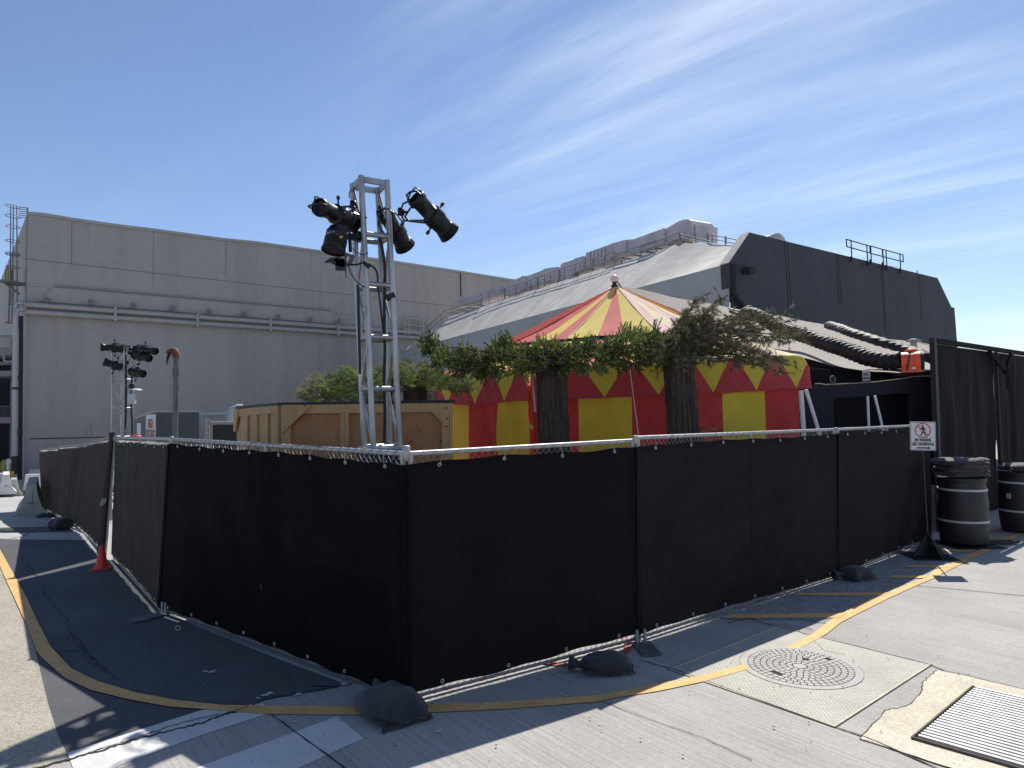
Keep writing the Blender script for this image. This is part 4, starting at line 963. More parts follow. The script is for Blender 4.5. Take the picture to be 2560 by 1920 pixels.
mb=MB(); mb.box(bt+Vector((0,0,-.03)),(.40,.40,.012),Matrix.Rotation(R(31),3,'Z')); mb.build('base_plate',M['purple'],tw)
mb=MB(); mb.box(bt+Vector((0,0,-.01)),(.38,.38,.025),Matrix.Rotation(R(31),3,'Z')); mb.build('base_plate',M['alu'],tw)
mb=MB()
fd=(gB[2]-gB[1]).normalized(); fn_=Vector((-fd.y,fd.x,0)); pc=(gB[1]+gB[2])/2+fn_*1.0+Vector((0,0,.67)); mb.box(pc,(2.75,1.2,1.34),Matrix.Rotation(math.atan2(fd.y,fd.x),3,'Z')); mb.box((bt.x,bt.y,(bt.z-.044)/2),(.40,.40,bt.z-.044),Matrix.Rotation(R(31),3,'Z')); tag(mb.build('platform',M['black_cloth'],loc=(bt.x,bt.y,0)),'black covered platform under the tall truss tower, its unseen deck added to shade the fence','platform')  # wide hidden deck added to shade fence and ground; slim block carries the tower
def hang(pts,r,label,m='rubber',name='cable'):
    P=[Vector(p) for p in pts]; Q=[]
    for i in range(len(P)-1):   # catmull
        p0,p1,p2,p3=P[max(i-1,0)],P[i],P[i+1],P[min(i+2,len(P)-1)]
        for k in range(8):
            s=k/8; Q.append(.5*((2*p1)+(p2-p0)*s+(2*p0-5*p1+4*p2-p3)*s*s+(3*p1-p0-3*p2+p3)*s**3))
    Q.append(P[-1]); mb=MB(); mb.poly(Q,r,7); o=mb.build(name,M[m],loc=P[0]); return tag(o,label,'cable')
z2=lambda x,y: (640+x*.2893,400+y*.2893)
hang([AT(*z2(1060,640),6.9),AT(*z2(1110,900),6.9),AT(*z2(1108,1300),6.9),AT(*z2(1112,1660),6.92),AT(960,950,6.95),AT(962,1040,6.95),AT(960,1108,6.95)],.016,'thick black cable running down inside the tall truss tower')
hang([AT(*z2(800,900),6.7),AT(*z2(860,905),6.7),AT(*z2(950,890),6.75),AT(*z2(1040,960),6.85),AT(*z2(1055,1100),6.9),AT(*z2(1080,1300),6.9),AT(*z2(1100,1500),6.9)],.010,'black cable looping from the round lamp into the tower')
hang([AT(*z2(805,880),6.65),AT(*z2(812,960),6.65),AT(*z2(870,1050),6.65),AT(*z2(945,1100),6.7)],.006,'thin black cable sagging under the round lamp')
hang([AT(*z2(835,760),6.65),AT(*z2(870,800),6.65),AT(*z2(930,815),6.65),AT(*z2(970,800),6.65)],.005,'thin wire hanging between the left tower legs')
hang([AT(*z2(1190,1100),7.05),AT(*z2(1200,1400),7.05),AT(984,860,7.05),AT(986,925,7.05),AT(978,980,7.05),AT(992,1040,7.05),AT(996,1105,7.05)],.008,'thin black cable wandering down by the right tower leg')
hang([AT(*z2(805,330),6.65),AT(*z2(808,280),6.65),AT(*z2(825,262),6.65),AT(*z2(850,275),6.7)],.005,'little wire loop at the top left of the tower')
hang([AT(*z2(850,430),6.75),AT(*z2(905,465),6.75),AT(*z2(958,500),6.75)],.007,'short black wire crossing the upper left tower bay')
mb=MB(); mb.box(AT(*z2(955,905),6.75),(.07,.05,.035),Matrix.Rotation(R(40),3,'Y')); tag(mb.build('inline_plug',M['rubber'],loc=AT(*z2(955,905),6.75)),'black inline cable plug beside the front tower leg','plug')
mb=MB(); mb.box(AT(*z2(1165,1180),6.9),(.10,.09,.05),Matrix.Rotation(R(-20),3,'Y')); tag(mb.build('data_box',M['rubber'],loc=AT(*z2(1165,1180),6.9)),'small black box tied inside the tower, above its middle','box')
mb=MB(); mb.box(AT(*z2(882,1130),6.66),(.025,.02,.10)); mb.poly([AT(*z2(880,1080),6.67),AT(*z2(885,1300),6.67),AT(*z2(895,1660),6.67),AT(900,935,6.67)],.015,6)
mb.build('tape_strip',M['rubber'],tw)

def yoke(t,c,piv,clampat,w,ax,m='black_plastic',r=.012):
    """U bracket round pivot piv of a body with axis ax, hung from clampat"""
    side=ax.cross((clampat-piv).normalized()).normalized()*w
    d=(clampat-piv); mb=MB()
    mid_=piv+d*.78
    mb.poly([piv+side,piv+side+d*.55,mid_+side*.55,mid_,mid_-side*.55,piv-side+d*.55,piv-side],r,6); mb.build('yoke',M[m],t)
    mb=MB(); mb.lathe([(-.035,.02),(-.035,.035),(.035,.035),(.035,.02)],clampat,(0,0,1),10); mb.tube(mid_,clampat,.014,n=6); mb.tube(clampat,clampat+Vector((.02,-.06,-.01)),.008,n=5); mb.build('clamp',M[m],t)
def ellipsoidal(P0,P1,label,clampat,R_=.085,grp='black stage lamps on the tall tower',small=False):
    """P0 lens end with gel frame, P1 lamp end"""
    P0,P1=Vector(P0),Vector(P1); ax=(P1-P0); L=ax.length; ax.normalize(); t=thing('stage_lamp',label,'stage light',(P0+P1)/2,grp)
    mb=MB(); mb.lathe([(0,R_*.80),(.0,R_*.92),(.02,R_*.95),(L*.12,R_*.92),(L*.14,R_*.80),(L*.42,R_*.80),(L*.44,R_*.98)],P0,ax,20); mb.lathe([(.03,0),(.03,R_*.80)],P0,ax,20); lb_=mb.build('lens_barrel',M['black_plastic'],t)
    mb=MB(); mb.lathe([(L*.42,R_*.84),(L*.44,R_*1.08),(L*.62,R_*1.10),(L*.64,R_*.98),(L*.80,R_*.92),(L*.82,R_*1.0)],P0,ax,14,smooth=False); hs=mb.build('housing',M['black_plastic'],t)
    for k in range(4 if not small else 2):
        mb=MB(); mb.lathe([(L*(.82+.045*k),R_*(1.0+.06*k)),(L*(.845+.045*k),R_*(1.02+.06*k)),(L*(.845+.045*k),R_*.6)],P0,ax,12,smooth=False); mb.lathe([(L*(.82+.045*k),R_*.6),(L*(.86+.045*k),R_*.6)],P0,ax,12); mb.build('cooling_fin',M['black_plastic'],hs)
    mb=MB(); mb.lathe([(L*.98,R_*1.05),(L*1.0,R_*.95),(L*1.0,0)],P0,ax,8,smooth=False); mb.build('end_cap',M['black_plastic'],hs)
    a=Vector((0,0,1)); sx=ax.cross(a).normalized(); sy=sx.cross(ax)
    if not small:
        mb=MB(); mb.poly([P0-ax*.0+sx*R_*1.0,P0-ax*.055+sx*R_*.8,P0-ax*.07+sx*0-sy*.0,P0-ax*.055-sx*R_*.8,P0-sx*R_*1.0],.010,6)
        mb.poly([P0+sy*R_*1.0,P0-ax*.05+sy*R_*.85,P0-ax*.06,P0-ax*.05-sy*R_*.85,P0-sy*R_*1.0],.008,6); mb.build('gel_frame',M['black_plastic'],lb_)
    # shutter levers and knobs
    for d_,s_ in ((.53,1),(.58,-1)):
        mb=MB(); q=P0+ax*L*d_; mb.tube(q+sy*s_*R_,q+sy*s_*R_*1.75,.006 if small else .009,n=6); mb.lathe([(0,.008),(.004,.018),(.035,.018),(.04,.006)],q+sy*s_*R_*1.65,sy*s_,8); mb.build('knob',M['black_plastic'],hs)
    piv=P0+ax*L*.46; yoke(t,None,piv,Vector(clampat),R_*1.15,ax,r=.010 if not small else .008)
    return t
z3b=lambda x,y: (740+x*.208,420+y*.208)
LR=ellipsoidal(AT(*z3b(1430,350),6.55),AT(*z3b(1860,800),6.85),'black spotlight out on the right arm of the tall tower, tilted down to the right',AT(*z3b(1262,525),6.85),.100)
ellipsoidal(AT(*z3b(270,465),6.35),AT(*z3b(700,650),6.85),'black spotlight at the upper left of the tall tower with open frame end',AT(*z3b(690,440),6.80),.094)
ellipsoidal(AT(*z3b(1075,560),6.95),AT(*z3b(1320,960),7.25),'black spotlight behind the right leg of the tall tower',AT(*z3b(1020,500),7.1),.098)
# extra arm of the right-hand lamp
mb=MB(); mb.poly([AT(*z3b(1262,525),6.85),AT(*z3b(1280,600),6.8),AT(*z3b(1310,632),6.78),AT(*z3b(1560,630),6.72)],.011,6); mb.poly([AT(*z3b(1262,525),6.85),AT(*z3b(1285,430),6.8),AT(*z3b(1340,405),6.75),AT(*z3b(1440,415),6.7)],.010,6)
mb.poly([AT(*z3b(1390,450),6.75),AT(*z3b(1365,510),6.8),AT(*z3b(1290,535),6.85)],.006,6)
mb.build('arm',M['dark_metal'],LR)
# round wash lamp, lower left
c=AT(*z3b(475,885),6.5); t=thing('wash_light','round black wash lamp hanging lowest at the left of the tall tower','stage light',c,'black stage lamps on the tall tower')
axw=Vector((-.16,-.22,-1)).normalized()
mb=MB(); mb.lathe([(-.165,.0),(-.16,.055),(-.14,.085),(-.10,.100),(-.095,.106),(-.06,.106),(-.055,.100),(.02,.104),(.09,.108),(.095,.098)],c,axw,28); hw=mb.build('housing',M['black_plastic'],t)
for k in range(7):
    mb=MB(); mb.lathe([(-.03+.016*k,.1045),(-.026+.016*k,.109),(-.020+.016*k,.109),(-.018+.016*k,.1045)],c,axw,28); mb.build('cooling_fin',M['black_plastic'],hw)
mb=MB(); mb.lathe([(.094,0),(.094,.100)],c,axw,24); ln_=mb.build('lens',M['lamp_face'],t)
mb=MB(); mb.lathe([(.085,.108),(.085,.118),(.105,.118),(.105,.100)],c,axw,24,smooth=False); mb.build('rim',M['black_plastic'],t)
sx=axw.cross(Vector((0,0,1))).normalized(); sy=sx.cross(axw)
dots=[(-.05,.06),(-.03,.06),(-.01,.06),(.01,.06),(-.05,.045),(.04,.03),(.055,-.01),(-.04,-.03),(.0,-.055),(-.02,-.06)]
for a_,b_ in dots:
    mb=MB(); fwd=Vector((0,-1,0)); p=c+fwd*(.1065-abs(a_)*.45)+Vector((1,0,0))*a_+Vector((0,0,1))*(b_*.8+.02); mb.lathe([(0,.0045),(.003,.003),(.003,0)],p,fwd,8); mb.build('led',M['sign_white'],ln_)
mb=MB(); mb.lathe([(0,.012),(.02,.014),(.03,.006)],AT(*z3b(550,835),6.36),(-.3,-1,.2),8); mb.build('brass_knob',M['wood'],t)
# barn door flaps below
for pts in ([(330,1135),(420,1075),(520,1070),(470,1120),(380,1140)],[(420,1150),(480,1080),(560,1080),(640,1180),(540,1190)],[(470,1190),(480,1100),(590,1090),(585,1232),(475,1232)]):
    mb=MB(); mb.prism([AT(*z3b(*p),6.5) for p in pts],(0.004,.012,0)); mb.build('barn_door',M['dark_metal'],t)
mb=MB(); mb.box(AT(*z3b(640,1085),6.5),(.07,.06,.08),Matrix.Rotation(R(20),3,'Y')); mb.build('driver_box',M['box_grey'],t)
mb=MB()
for k in range(3): mb.box(AT(*z3b(612+k*9,1085+k*8),6.46),(.006,.004,.05),Matrix.Rotation(R(20),3,'Y'))
mb.build('label_stripe',M['sign_white'],t)
mb=MB(); mb.poly([c+sx*.14,c+Vector((.06,.05,.17)),AT(*z3b(680,820),6.75)],.012,6).poly([AT(*z3b(640,830),6.6),AT(*z3b(650,900),6.6),AT(*z3b(655,1010),6.6)],.018,6); mb.build('yoke',M['black_plastic'],t)
mb=MB(); mb.lathe([(-.045,.02),(-.045,.042),(.045,.042),(.045,.02)],AT(*z3b(735,820),6.78),(0,0,1),12); mb.box(AT(*z3b(680,830),6.72),(.08,.05,.06)); mb.build('clamp',M['black_plastic'],t)
mb=MB(); mb.tube(AT(*z3b(588,900),6.45),AT(*z3b(602,1320),6.45),.006,n=5); mb.build('safety_pin',M['dark_metal'],t)
for (x,y,lb) in ((735,425,'upper left'),(1030,515,'rear')):
    pass

# small far tower
s2=AT(306,1090,14.0); tt,upS,_=truss((s2.x,s2.y,-.9),.27,AT(306,868,14.0).z+.9,R(-10),(.0,0),'slim aluminium truss tower standing far left before the grey wall',rungs=(0,.14,.28,.42,.56,.70,.84,1.0),r=.021)
z5b=lambda x,y: (x*.2893,820+y*.2893)
GR='black stage lamps on the far tower'
for a,b,cl_,lb in (((870,165),(1090,180),(1110,160),'upper left lamp of the far tower, lying level'),((1345,200),(1170,185),(1125,180),'topmost right lamp of the far tower, lens facing right'),((1290,262),(1160,225),(1120,215),'second lamp down on the right of the far tower'),((895,290),(1075,350),(1100,300),'lower left lamp of the far tower, tilted down'),((1235,395),(1140,375),(1120,370),'lowest small lamp on the right of the far tower')):
    ellipsoidal(AT(*z5b(*a),13.7),AT(*z5b(*b),13.9),lb,AT(*z5b(*cl_),14.0),.085 if 'topmost' in lb or 'upper' in lb else .09,GR,small=True)
mb=MB(); mb.tube(AT(*z5b(960,150),13.9),AT(*z5b(1370,152),13.9),.012,n=6); mb.build('cross_bar',M['galv'],tt)
hang([AT(*z5b(1085,230),13.9),AT(*z5b(1090,500),13.9),AT(*z5b(1085,800),13.9),AT(*z5b(1075,950),13.9)],.02,'black cable down inside the far truss tower')
hang([AT(*z5b(1140,400),13.8),AT(*z5b(1135,650),13.8),AT(*z5b(1140,800),13.8),AT(*z5b(1145,950),13.8)],.018,'black cable down the right side of the far truss tower')
mb=MB(); mb.box(AT(*z5b(1140,612),13.75),(.13,.08,.20)); tag(mb.build('power_box',M['trailer'],loc=AT(*z5b(1140,612),13.75)),'pale box strapped to the far truss tower','box')
t=thing('antenna_dish','small dark ball and pale disc on the far truss tower','antenna',AT(*z5b(1140,530),13.8))
mb=MB(); mb.lathe([(-.06,0),(-.04,.05),(0,.065),(.04,.05),(.06,0)],AT(*z5b(1138,503),13.8),(0,0,1),12); mb.build('ball',M['rubber'],t)
mb=MB(); mb.lathe([(0,0),(.01,.14),(.02,.14),(.03,0)],AT(*z5b(1180,538),13.8),(.1,-.1,1),14); mb.tube(AT(*z5b(1138,515),13.8),AT(*z5b(1138,580),13.8),.015,n=6); mb.build('disc',M['sign_white'],t)
# vent pipe with rusty cowl
pv=AT(437,1085,14.5); t=thing('vent_pipe','standing grey green vent pipe with a rusty curved cowl','vent pipe',(pv.x,pv.y,-.6))
mb=MB(); mb.tube((pv.x,pv.y,-.6),AT(440,892,14.5),.055,n=12); mb.build('pipe',M['vent_pipe'],t)
mb=MB()
for y in (925,932,938,969): q=AT(439.3,y,14.5); mb.tube(q,q+Vector((0,0,.035)),.075 if y!=969 else .085,n=12)
mb.build('collar',M['vent_pipe'],t)
mb=MB(); mb.poly([AT(440,894,14.5),AT(440,884,14.5),AT(437,878,14.5),AT(430,876,14.5),AT(423,879,14.45),AT(417.5,882,14.4)],[.078,.08,.078,.072,.055,.03],12); mb.build('cowl',M['rust'],t)
mb=MB(); mb.poly([AT(424,881,14.4),AT(420,893,14.4),AT(416.5,911,14.4)],[.035,.028,.008],6); mb.build('flap',M['groove'],t)

# ---------------- cabinets behind the fence ----------------
def txt(body,size,mtl,origin,xdir,ydir,parent,name='lettering',width=None,ext=.001,bold=.0):
    cu=bpy.data.curves.new(name,'FONT'); cu.body=body; cu.size=size; cu.extrude=ext; cu.align_x='CENTER'; cu.align_y='CENTER'; cu.offset=bold
    o=bpy.data.objects.new(name,cu); S.collection.objects.link(o); bpy.context.view_layer.update()
    me=bpy.data.meshes.new_from_object(o.evaluated_get(bpy.context.evaluated_depsgraph_get())); bpy.data.objects.remove(o)
    xd=Vector(xdir).normalized(); yd=Vector(ydir); yd=(yd-xd*yd.dot(xd)).normalized(); zd=xd.cross(yd)
    w=max(v.co.x for v in me.vertices)-min(v.co.x for v in me.vertices); sx_=(width/w) if width else 1
    lo=Vector(parent['_o']) if parent else Vector((0,0,0)); org=Vector(origin)
    for v in me.vertices: v.co=org+xd*v.co.x*sx_+yd*v.co.y+zd*v.co.z-lo
    me.materials.clear(); me.materials.append(M[mtl]); o=bpy.data.objects.new(name,me); S.collection.objects.link(o)
    if parent: o.parent=parent
    o['_o']=list(lo); return o
cA=AT(392,1031,15.5); cB=AT(498,1031,15.8); cC=AT(331,1050,18.5)
zc_=-1.2
t=thing('transformer_cabinet','dark grey cabinet with a high voltage sign, left of the vent pipe foot','electrical cabinet',(cA.x,cA.y,zc_))
mb=MB(); fl=lambda p: Vector((p.x,p.y,zc_)); bkR=cB+(cC-cA)*1.0
mb.hexa([fl(cA),fl(cB),fl(bkR),fl(cC),cA,cB,bkR,cC]); mb.build('body',M['box_grey'],t)
mb=MB(); e=.03
mb.hexa([cA+Vector((-e,-e,.002)),cB+Vector((e,-e,.002)),bkR+Vector((e,e,.002)),cC+Vector((-e,e,.002)),cA+Vector((-e,-e,.05)),cB+Vector((e,-e,.05)),bkR+Vector((e,e,.05)),cC+Vector((-e,e,.05))]); mb.build('lid',M['side_wall'],t)
PS=Plane(cC,cA); u0,_=PS.uz(367,1050); u1,_=PS.uz(391,1050); zt1=PS.uz(391,1036)[1]; zb1=PS.uz(391,1110)[1]
mb=MB(); mb.slab(PS,u0,u1,zb1,zt1,.004,.02); sg=mb.build('sign',M['sign_white'],t)
um=(u0+u1)/2
hh=zt1-zb1
txt('HIGH',.30,'orange_text',PS.P(um,PS.uz(379,1060)[1],.024),PS.d,(0,0,1),sg,width=(u1-u0)*.55,bold=.01)
txt('VOLTAGE',.30,'orange_text',PS.P(um,PS.uz(379,1087)[1],.024),PS.d,(0,0,1),sg,width=(u1-u0)*.88,bold=.01)
mb=MB(); u2,_=PS.uz(344,1060); u3,_=PS.uz(354,1060); mb.slab(PS,u2,u3,PS.uz(349,1086)[1],PS.uz(349,1058)[1],.004,.015); mb.build('notice',M['sign_white'],t)
mb=MB(); q=AT(339,1096,13); mb.lathe([(-.06,.11),(.05,.10),(.06,.09),(.06,0)],q,(0,0,1),16); tag(mb.build('red_drum',M['cone'],loc=q),'top of a small red canister peeking over the fence left of the cabinet','canister')
tr=thing('trailer','pale blue grey trailer box right of the dark cabinet','trailer',(AT(540,1050,17).x,17,-1))
a=AT(498,1038,17); b=AT(592,1034,17); mb=MB(); mb.box(((a.x+b.x)/2,17.8,(a.z-1)/2),(b.x-a.x,1.6,a.z+1)); mb.build('body',M['trailer'],tr)
mb=MB(); mb.box(((a.x+b.x)/2+.1,17.4,a.z+.03),(b.x-a.x-.1,1.4,.06)); mb.build('roof',M['trailer'],tr)
mb=MB(); mb.poly([AT(575,1062,16.7),AT(577,1040,16.7),AT(583,1028,16.7),AT(594,1023,16.7),AT(606,1022,16.7)],.12,12); mb.build('elbow_pipe',M['trailer'],tr)
tf=thing('screened_gate','small fence bay with black screen between trailer and wooden crate','fence',(AT(555,1100,13.5).x,13.5,-.9))
mb=MB(); mb.tube(AT(519,1048,13.5),Vector((AT(519,1048,13.5).x,13.5,-.9)),.04,n=10); mb.build('post',M['galv'],tf)
mb=MB(); mb.tube(AT(524,1057,13.5),AT(620,1057,13.4),.025,n=8); mb.build('rail',M['galv'],tf)
mb=MB(); a=AT(532,1062,13.5); b=AT(620,1060,13.4); mb.prism([a,b,Vector((b.x,b.y,-.5)),Vector((a.x,a.y,-.5))],(0,.01,0)); mb.build('screen',M['black_cloth'],tf)

# ---------------- wooden crate ----------------
CA=AT(708,1009,8.0); CB=AT(1130,1005,7.8); zc=CA.z; PF=Plane(CA,CB); CC=AZ(592,1022.5,zc); CC=CA+(CC-CA)*.62 if False else AT(592,1020,11.5)
PSd=Plane(CC,CA)
t=thing('wooden_crate','big pale pine and orange plywood crate behind the left fence panel','crate',(CA.x,CA.y,0))
mb=MB(); back=(CC-CA); 
def low(p,z=0.0): return Vector((p.x,p.y,z))
mb.hexa([low(CA),low(CB),low(CB+back),low(CC),low(CA,zc-.02),low(CB,zc-.02),low(CB+back,zc-.02),low(CC,CC.z-.02)]); mb.build('plywood_panel',M['plywood'],t)
def board(pl,pts,th,off=.002,m='wood',name='board'):
    mb=MB(); mb.prism([pl.px(*p,off) for p in pts],pl.n*th); return mb.build(name,M[m],t)
f5=lambda x,y: (550+x*.2893,800+y*.2893)
yb=1330
board(PF,[f5(545,733),f5(1995,718),f5(1995,795),f5(545,810)],.038,name='top_rail')
for a,b in ((545,622),(1050,1085),(1087,1122),(1512,1545),(1925,1990)): board(PF,[f5(a,812 if a<1000 else 800),f5(b,812 if a<1000 else 800),f5(b,yb),f5(a,yb)],.038,name='stud')
board(PF,[f5(548,735),f5(812,733),f5(548,985)],.018,.041,name='gusset'); board(PF,[f5(1775,724),f5(1996,722),f5(1986,948)],.018,.041,name='gusset')
mb=MB(); q=PF.px(*f5(1998,718),0); q2=PF.px(*f5(1988,yb),0); mb.prism([PF.px(*f5(1996,716),-.02),PF.px(*f5(2008,716),-.02),PF.px(*f5(2004,yb),-.02),PF.px(*f5(1992,yb),-.02)],PF.n*.08); mb.build('corner_post',M['wood'],t)
mb=MB(); uA,_=PSd.uz(604,1040); zS=lambda py,px: PSd.uz(px,py)[1]
# side cladding in paler wood
mb=MB(); mb.prism([PSd.px(*f5(150,770),.003),PSd.px(*f5(540,735),.003),PSd.px(*f5(540,yb),.003),PSd.px(*f5(150,yb),.003)],PSd.n*.006); mb.build('side_panel',M['wood'],t)
board(PSd,[f5(185,772),f5(482,738),f5(482,808),f5(190,832)],.03,.012,name='top_rail')
board(PSd,[f5(482,736),f5(530,733),f5(530,yb),f5(522,yb),f5(522,810),f5(482,808)],.03,.012,name='corner_board')
for a,b in ((236,262),(318,345),(408,440)): board(PSd,[f5(a,828-(a-236)*.08),f5(b,826-(a-236)*.08),f5(b,yb),f5(a,yb)],.03,.012,name='stud')
board(PSd,[f5(148,772),f5(192,768),f5(160,965),f5(148,965)],.03,.03,name='gusset')
mb=MB(); e=.04
mb.hexa([low(CA,zc-.019)+Vector((-e,-e,0)),low(CB,zc-.019)+Vector((e,-e,0)),low(CB+back,zc-.019)+Vector((e,e,0)),low(CC,CC.z-.019)+Vector((-e,e,0)),low(CA,zc+.012)+Vector((-e,-e,0)),low(CB,zc+.012)+Vector((e,-e,0)),low(CB+back,zc+.03)+Vector((e,e,0)),low(CC,CC.z+.03)+Vector((-e,e,0))])
mb.build('felt_cover',M['tar'],t)
for x,y in ((838,808),(852,1088),(1720,950),(1905,1050),(1965,762),(1975,852),(1968,918),(750,738),(1650,1050)):
    p=PF.px(*f5(x,y),.0595 if x>1930 or x==750 else .004); mb=MB(); mb.lathe([(0,.014),(.002,0)],p,PF.n,8); mb.build('knot',M['rust'],t)
# ---------------- striped tent ----------------
V=[AT(1094,1031,12.2),AT(1330,1030,10.0),AT(1735,1020,9.45),AT(2022,1016,9.75)]
apex=AT(1541,714,12.4)
tn=thing('striped_tent','red and yellow striped circus tent with a pointed roof and toothed valance','tent',(1.9,12,0))
faces=[Plane(V[0],V[1]),Plane(V[1],V[2]),Plane(V[2],V[3])]
# eave height along the three faces, sampled at photo pixels
eavepx=[[(1094,938),(1200,930),(1330,918)],[(1330,918),(1500,912),(1600,905),(1735,898)],[(1735,898),(1850,893),(1985,888),(2006,892),(2022,915)]]
valpx=[[(1094,1010),(1196,1013),(1271,1005),(1314,1002),(1330,1001)],[(1330,1002),(1414,999),(1513,995),(1662,990),(1735,986)],[(1735,986),(1884,979),(1985,972),(2022,971)]]
def facepts(k,pts): return [faces[k].uz(*p) for p in pts]
def interp(pts,u): return float(np.interp(u,[p[0] for p in pts],[p[1] for p in pts]))
E_=[facepts(k,eavepx[k]) for k in range(3)]; V_=[facepts(k,valpx[k]) for k in range(3)]
flen=[faces[0].len,faces[1].len,faces[2].len]
# roof wedges: photo pixels on the eave where the colours change
wedges=[(0,[(1094,'red'),(1190,'red'),(1257,'yellow'),(1330,'red')]),(1,[(1330,None),(1456,'yellow'),(1575,'red'),(1735,'yellow')]),(2,[(1735,None),(1806,'pink'),(1885,'pale'),(1950,'pink'),(2022,'pale')])]
mats=[M['red_roof'],M['yellow_roof'],M['red_roof_glare'],M['yellow_roof_glare']]; mi={'red':0,'yellow':1,'pink':2,'pale':3}  # pink and pale hold the right face's glare in their colour
mb=MB(); rim=[]
def eavept(k,u): f=faces[k]; return f.P(u,interp(E_[k],u),.0)
for k,ws in wedges:
    for i in range(len(ws)-1):
        ua=faces[k].uz(ws[i][0],900)[0]; ub=faces[k].uz(ws[i+1][0],900)[0]
        if i==0: ua=0
        if i==len(ws)-2: ub=flen[k]
        mm=mi[ws[i+1][1]]
        def fn(a,b,ua=ua,ub=ub,k=k):
            e=eavept(k,ua+(ub-ua)*a); p=apex.lerp(e,b)
            return p+Vector((0,0,-.10*math.sin(math.pi*b)+.012*math.sin(23*b+5*a)*b))
        mb.grid(lambda a,b:fn(a,b),6,26,mm)
# back half, mirrored through the apex
bk=[Vector((2*apex.x-v.x,2*apex.y-v.y,2.4)) for v in (eavept(0,0),eavept(1,0),eavept(2,0),eavept(2,flen[2]))]
ring_=[eavept(2,flen[2]),bk[0],bk[1],bk[2],bk[3],eavept(0,0)]
for i in range(5):
    a0,b0=ring_[i],ring_[i+1]
    for j in range(3): mb.add([apex,a0.lerp(b0,j/3),a0.lerp(b0,(j+1)/3)],[(0,1,2)],(i+j)%2)
mb.build('roof',mats,tn)
mb=MB()
for k,u in ((1,0),(2,0)):
    e=eavept(k,u); mb.poly([apex.lerp(e,b)+Vector((0,0,-.10*math.sin(math.pi*b)+.006)) for b in [i/12 for i in range(13)]],.008,5)
mb.build('roof_seam',M['seam'],tn)
# valance: yellow teeth on red, cut by a material that follows the cloth
def tooth_mat():
    m=bpy.data.materials.new('toothed valance canvas'); m.use_nodes=True; nt=m.node_tree; N=nt.nodes; L=nt.links; b=N['Principled BSDF']; b.inputs['Roughness'].default_value=.8
    uv=N.new('ShaderNodeUVMap'); uv.uv_map='UVMap'; sp=N.new('ShaderNodeSeparateXYZ'); L.new(uv.outputs[0],sp.inputs[0])
    def Mt(op,a,b_=None):
        n=N.new('ShaderNodeMath'); n.operation=op
        for i,v in enumerate((a,b_)):
            if v is None: continue
            if isinstance(v,(int,float)): n.inputs[i].default_value=v
            else: L.new(v,n.inputs[i])
        return n.outputs[0]
    fr=Mt('ABSOLUTE',Mt('SUBTRACT',Mt('FRACT',Mt('ADD',sp.outputs['X'],.5)),.5))
    y=Mt('LESS_THAN',fr,Mt('MULTIPLY',Mt('SUBTRACT',sp.outputs['Y'],.03),.44))
    mx=N.new('ShaderNodeMix'); mx.data_type='RGBA'; L.new(y,mx.inputs['Factor']); mx.inputs['A'].default_value=(.46,.055,.068,1); mx.inputs['B'].default_value=(.62,.53,.06,1)
    L.new(mx.outputs['Result'],b.inputs['Base Color']); t=N.new('ShaderNodeBsdfTranslucent'); L.new(mx.outputs['Result'],t.inputs[0]); ms=N.new('ShaderNodeMixShader'); ms.inputs[0].default_value=.18
    L.new(b.outputs[0],ms.inputs[1]); L.new(t.outputs[0],ms.inputs[2]); L.new(ms.outputs[0],N['Material Output'].inputs[0]); return m
M['teeth']=tooth_mat()
tipspx=[[(1056,-1),(1126,0),(1196,1),(1271,2),(1340,3)],[(1250,0),(1379,1),(1513,2),(1647,3),(1765,4)],[(1660,0),(1778,1),(1884,2),(1985,3),(2070,4)]]
for k in range(3):
    tp=[(faces[k].uz(p,990)[0],n_) for p,n_ in tipspx[k]]
    mb=MB(); uvs=[]; nu,nv=90,10; f=faces[k]
    for j in range(nv+1):
        for i in range(nu+1):
            u=flen[k]*i/nu; v=j/nv; zb_=interp(V_[k],u); zt_=interp(E_[k],u)
            off=.03+.045*(1-v)**.7+.010*math.sin(u*7+k)*(1-v)+.006*math.sin(u*23+v*5)
            mb.v.append(tuple(f.P(u,zb_+(zt_-zb_)*v+.004*math.sin(u*11),off if v<1 else 0.0))); uvs.append((interp(tp,u),v))
    for j in range(nv):
        for i in range(nu): a=j*(nu+1)+i; mb.f.append((a,a+1,a+nu+2,a+nu+1)); mb.m.append(0); mb.sm.append(True)
    mb.build('valance',M['teeth'],tn,uv=uvs)
# gable return at the right end of the valance
f=faces[2]; u=flen[2]; mb=MB(); mb.grid(lambda a,b: f.P(u+.0+.02*a,interp(V_[2],u)+(interp(E_[2],u)-interp(V_[2],u))*b,.075*(1-b)-.9*a),6,6,0); mb.build('valance_return',M['red_cloth'],tn)
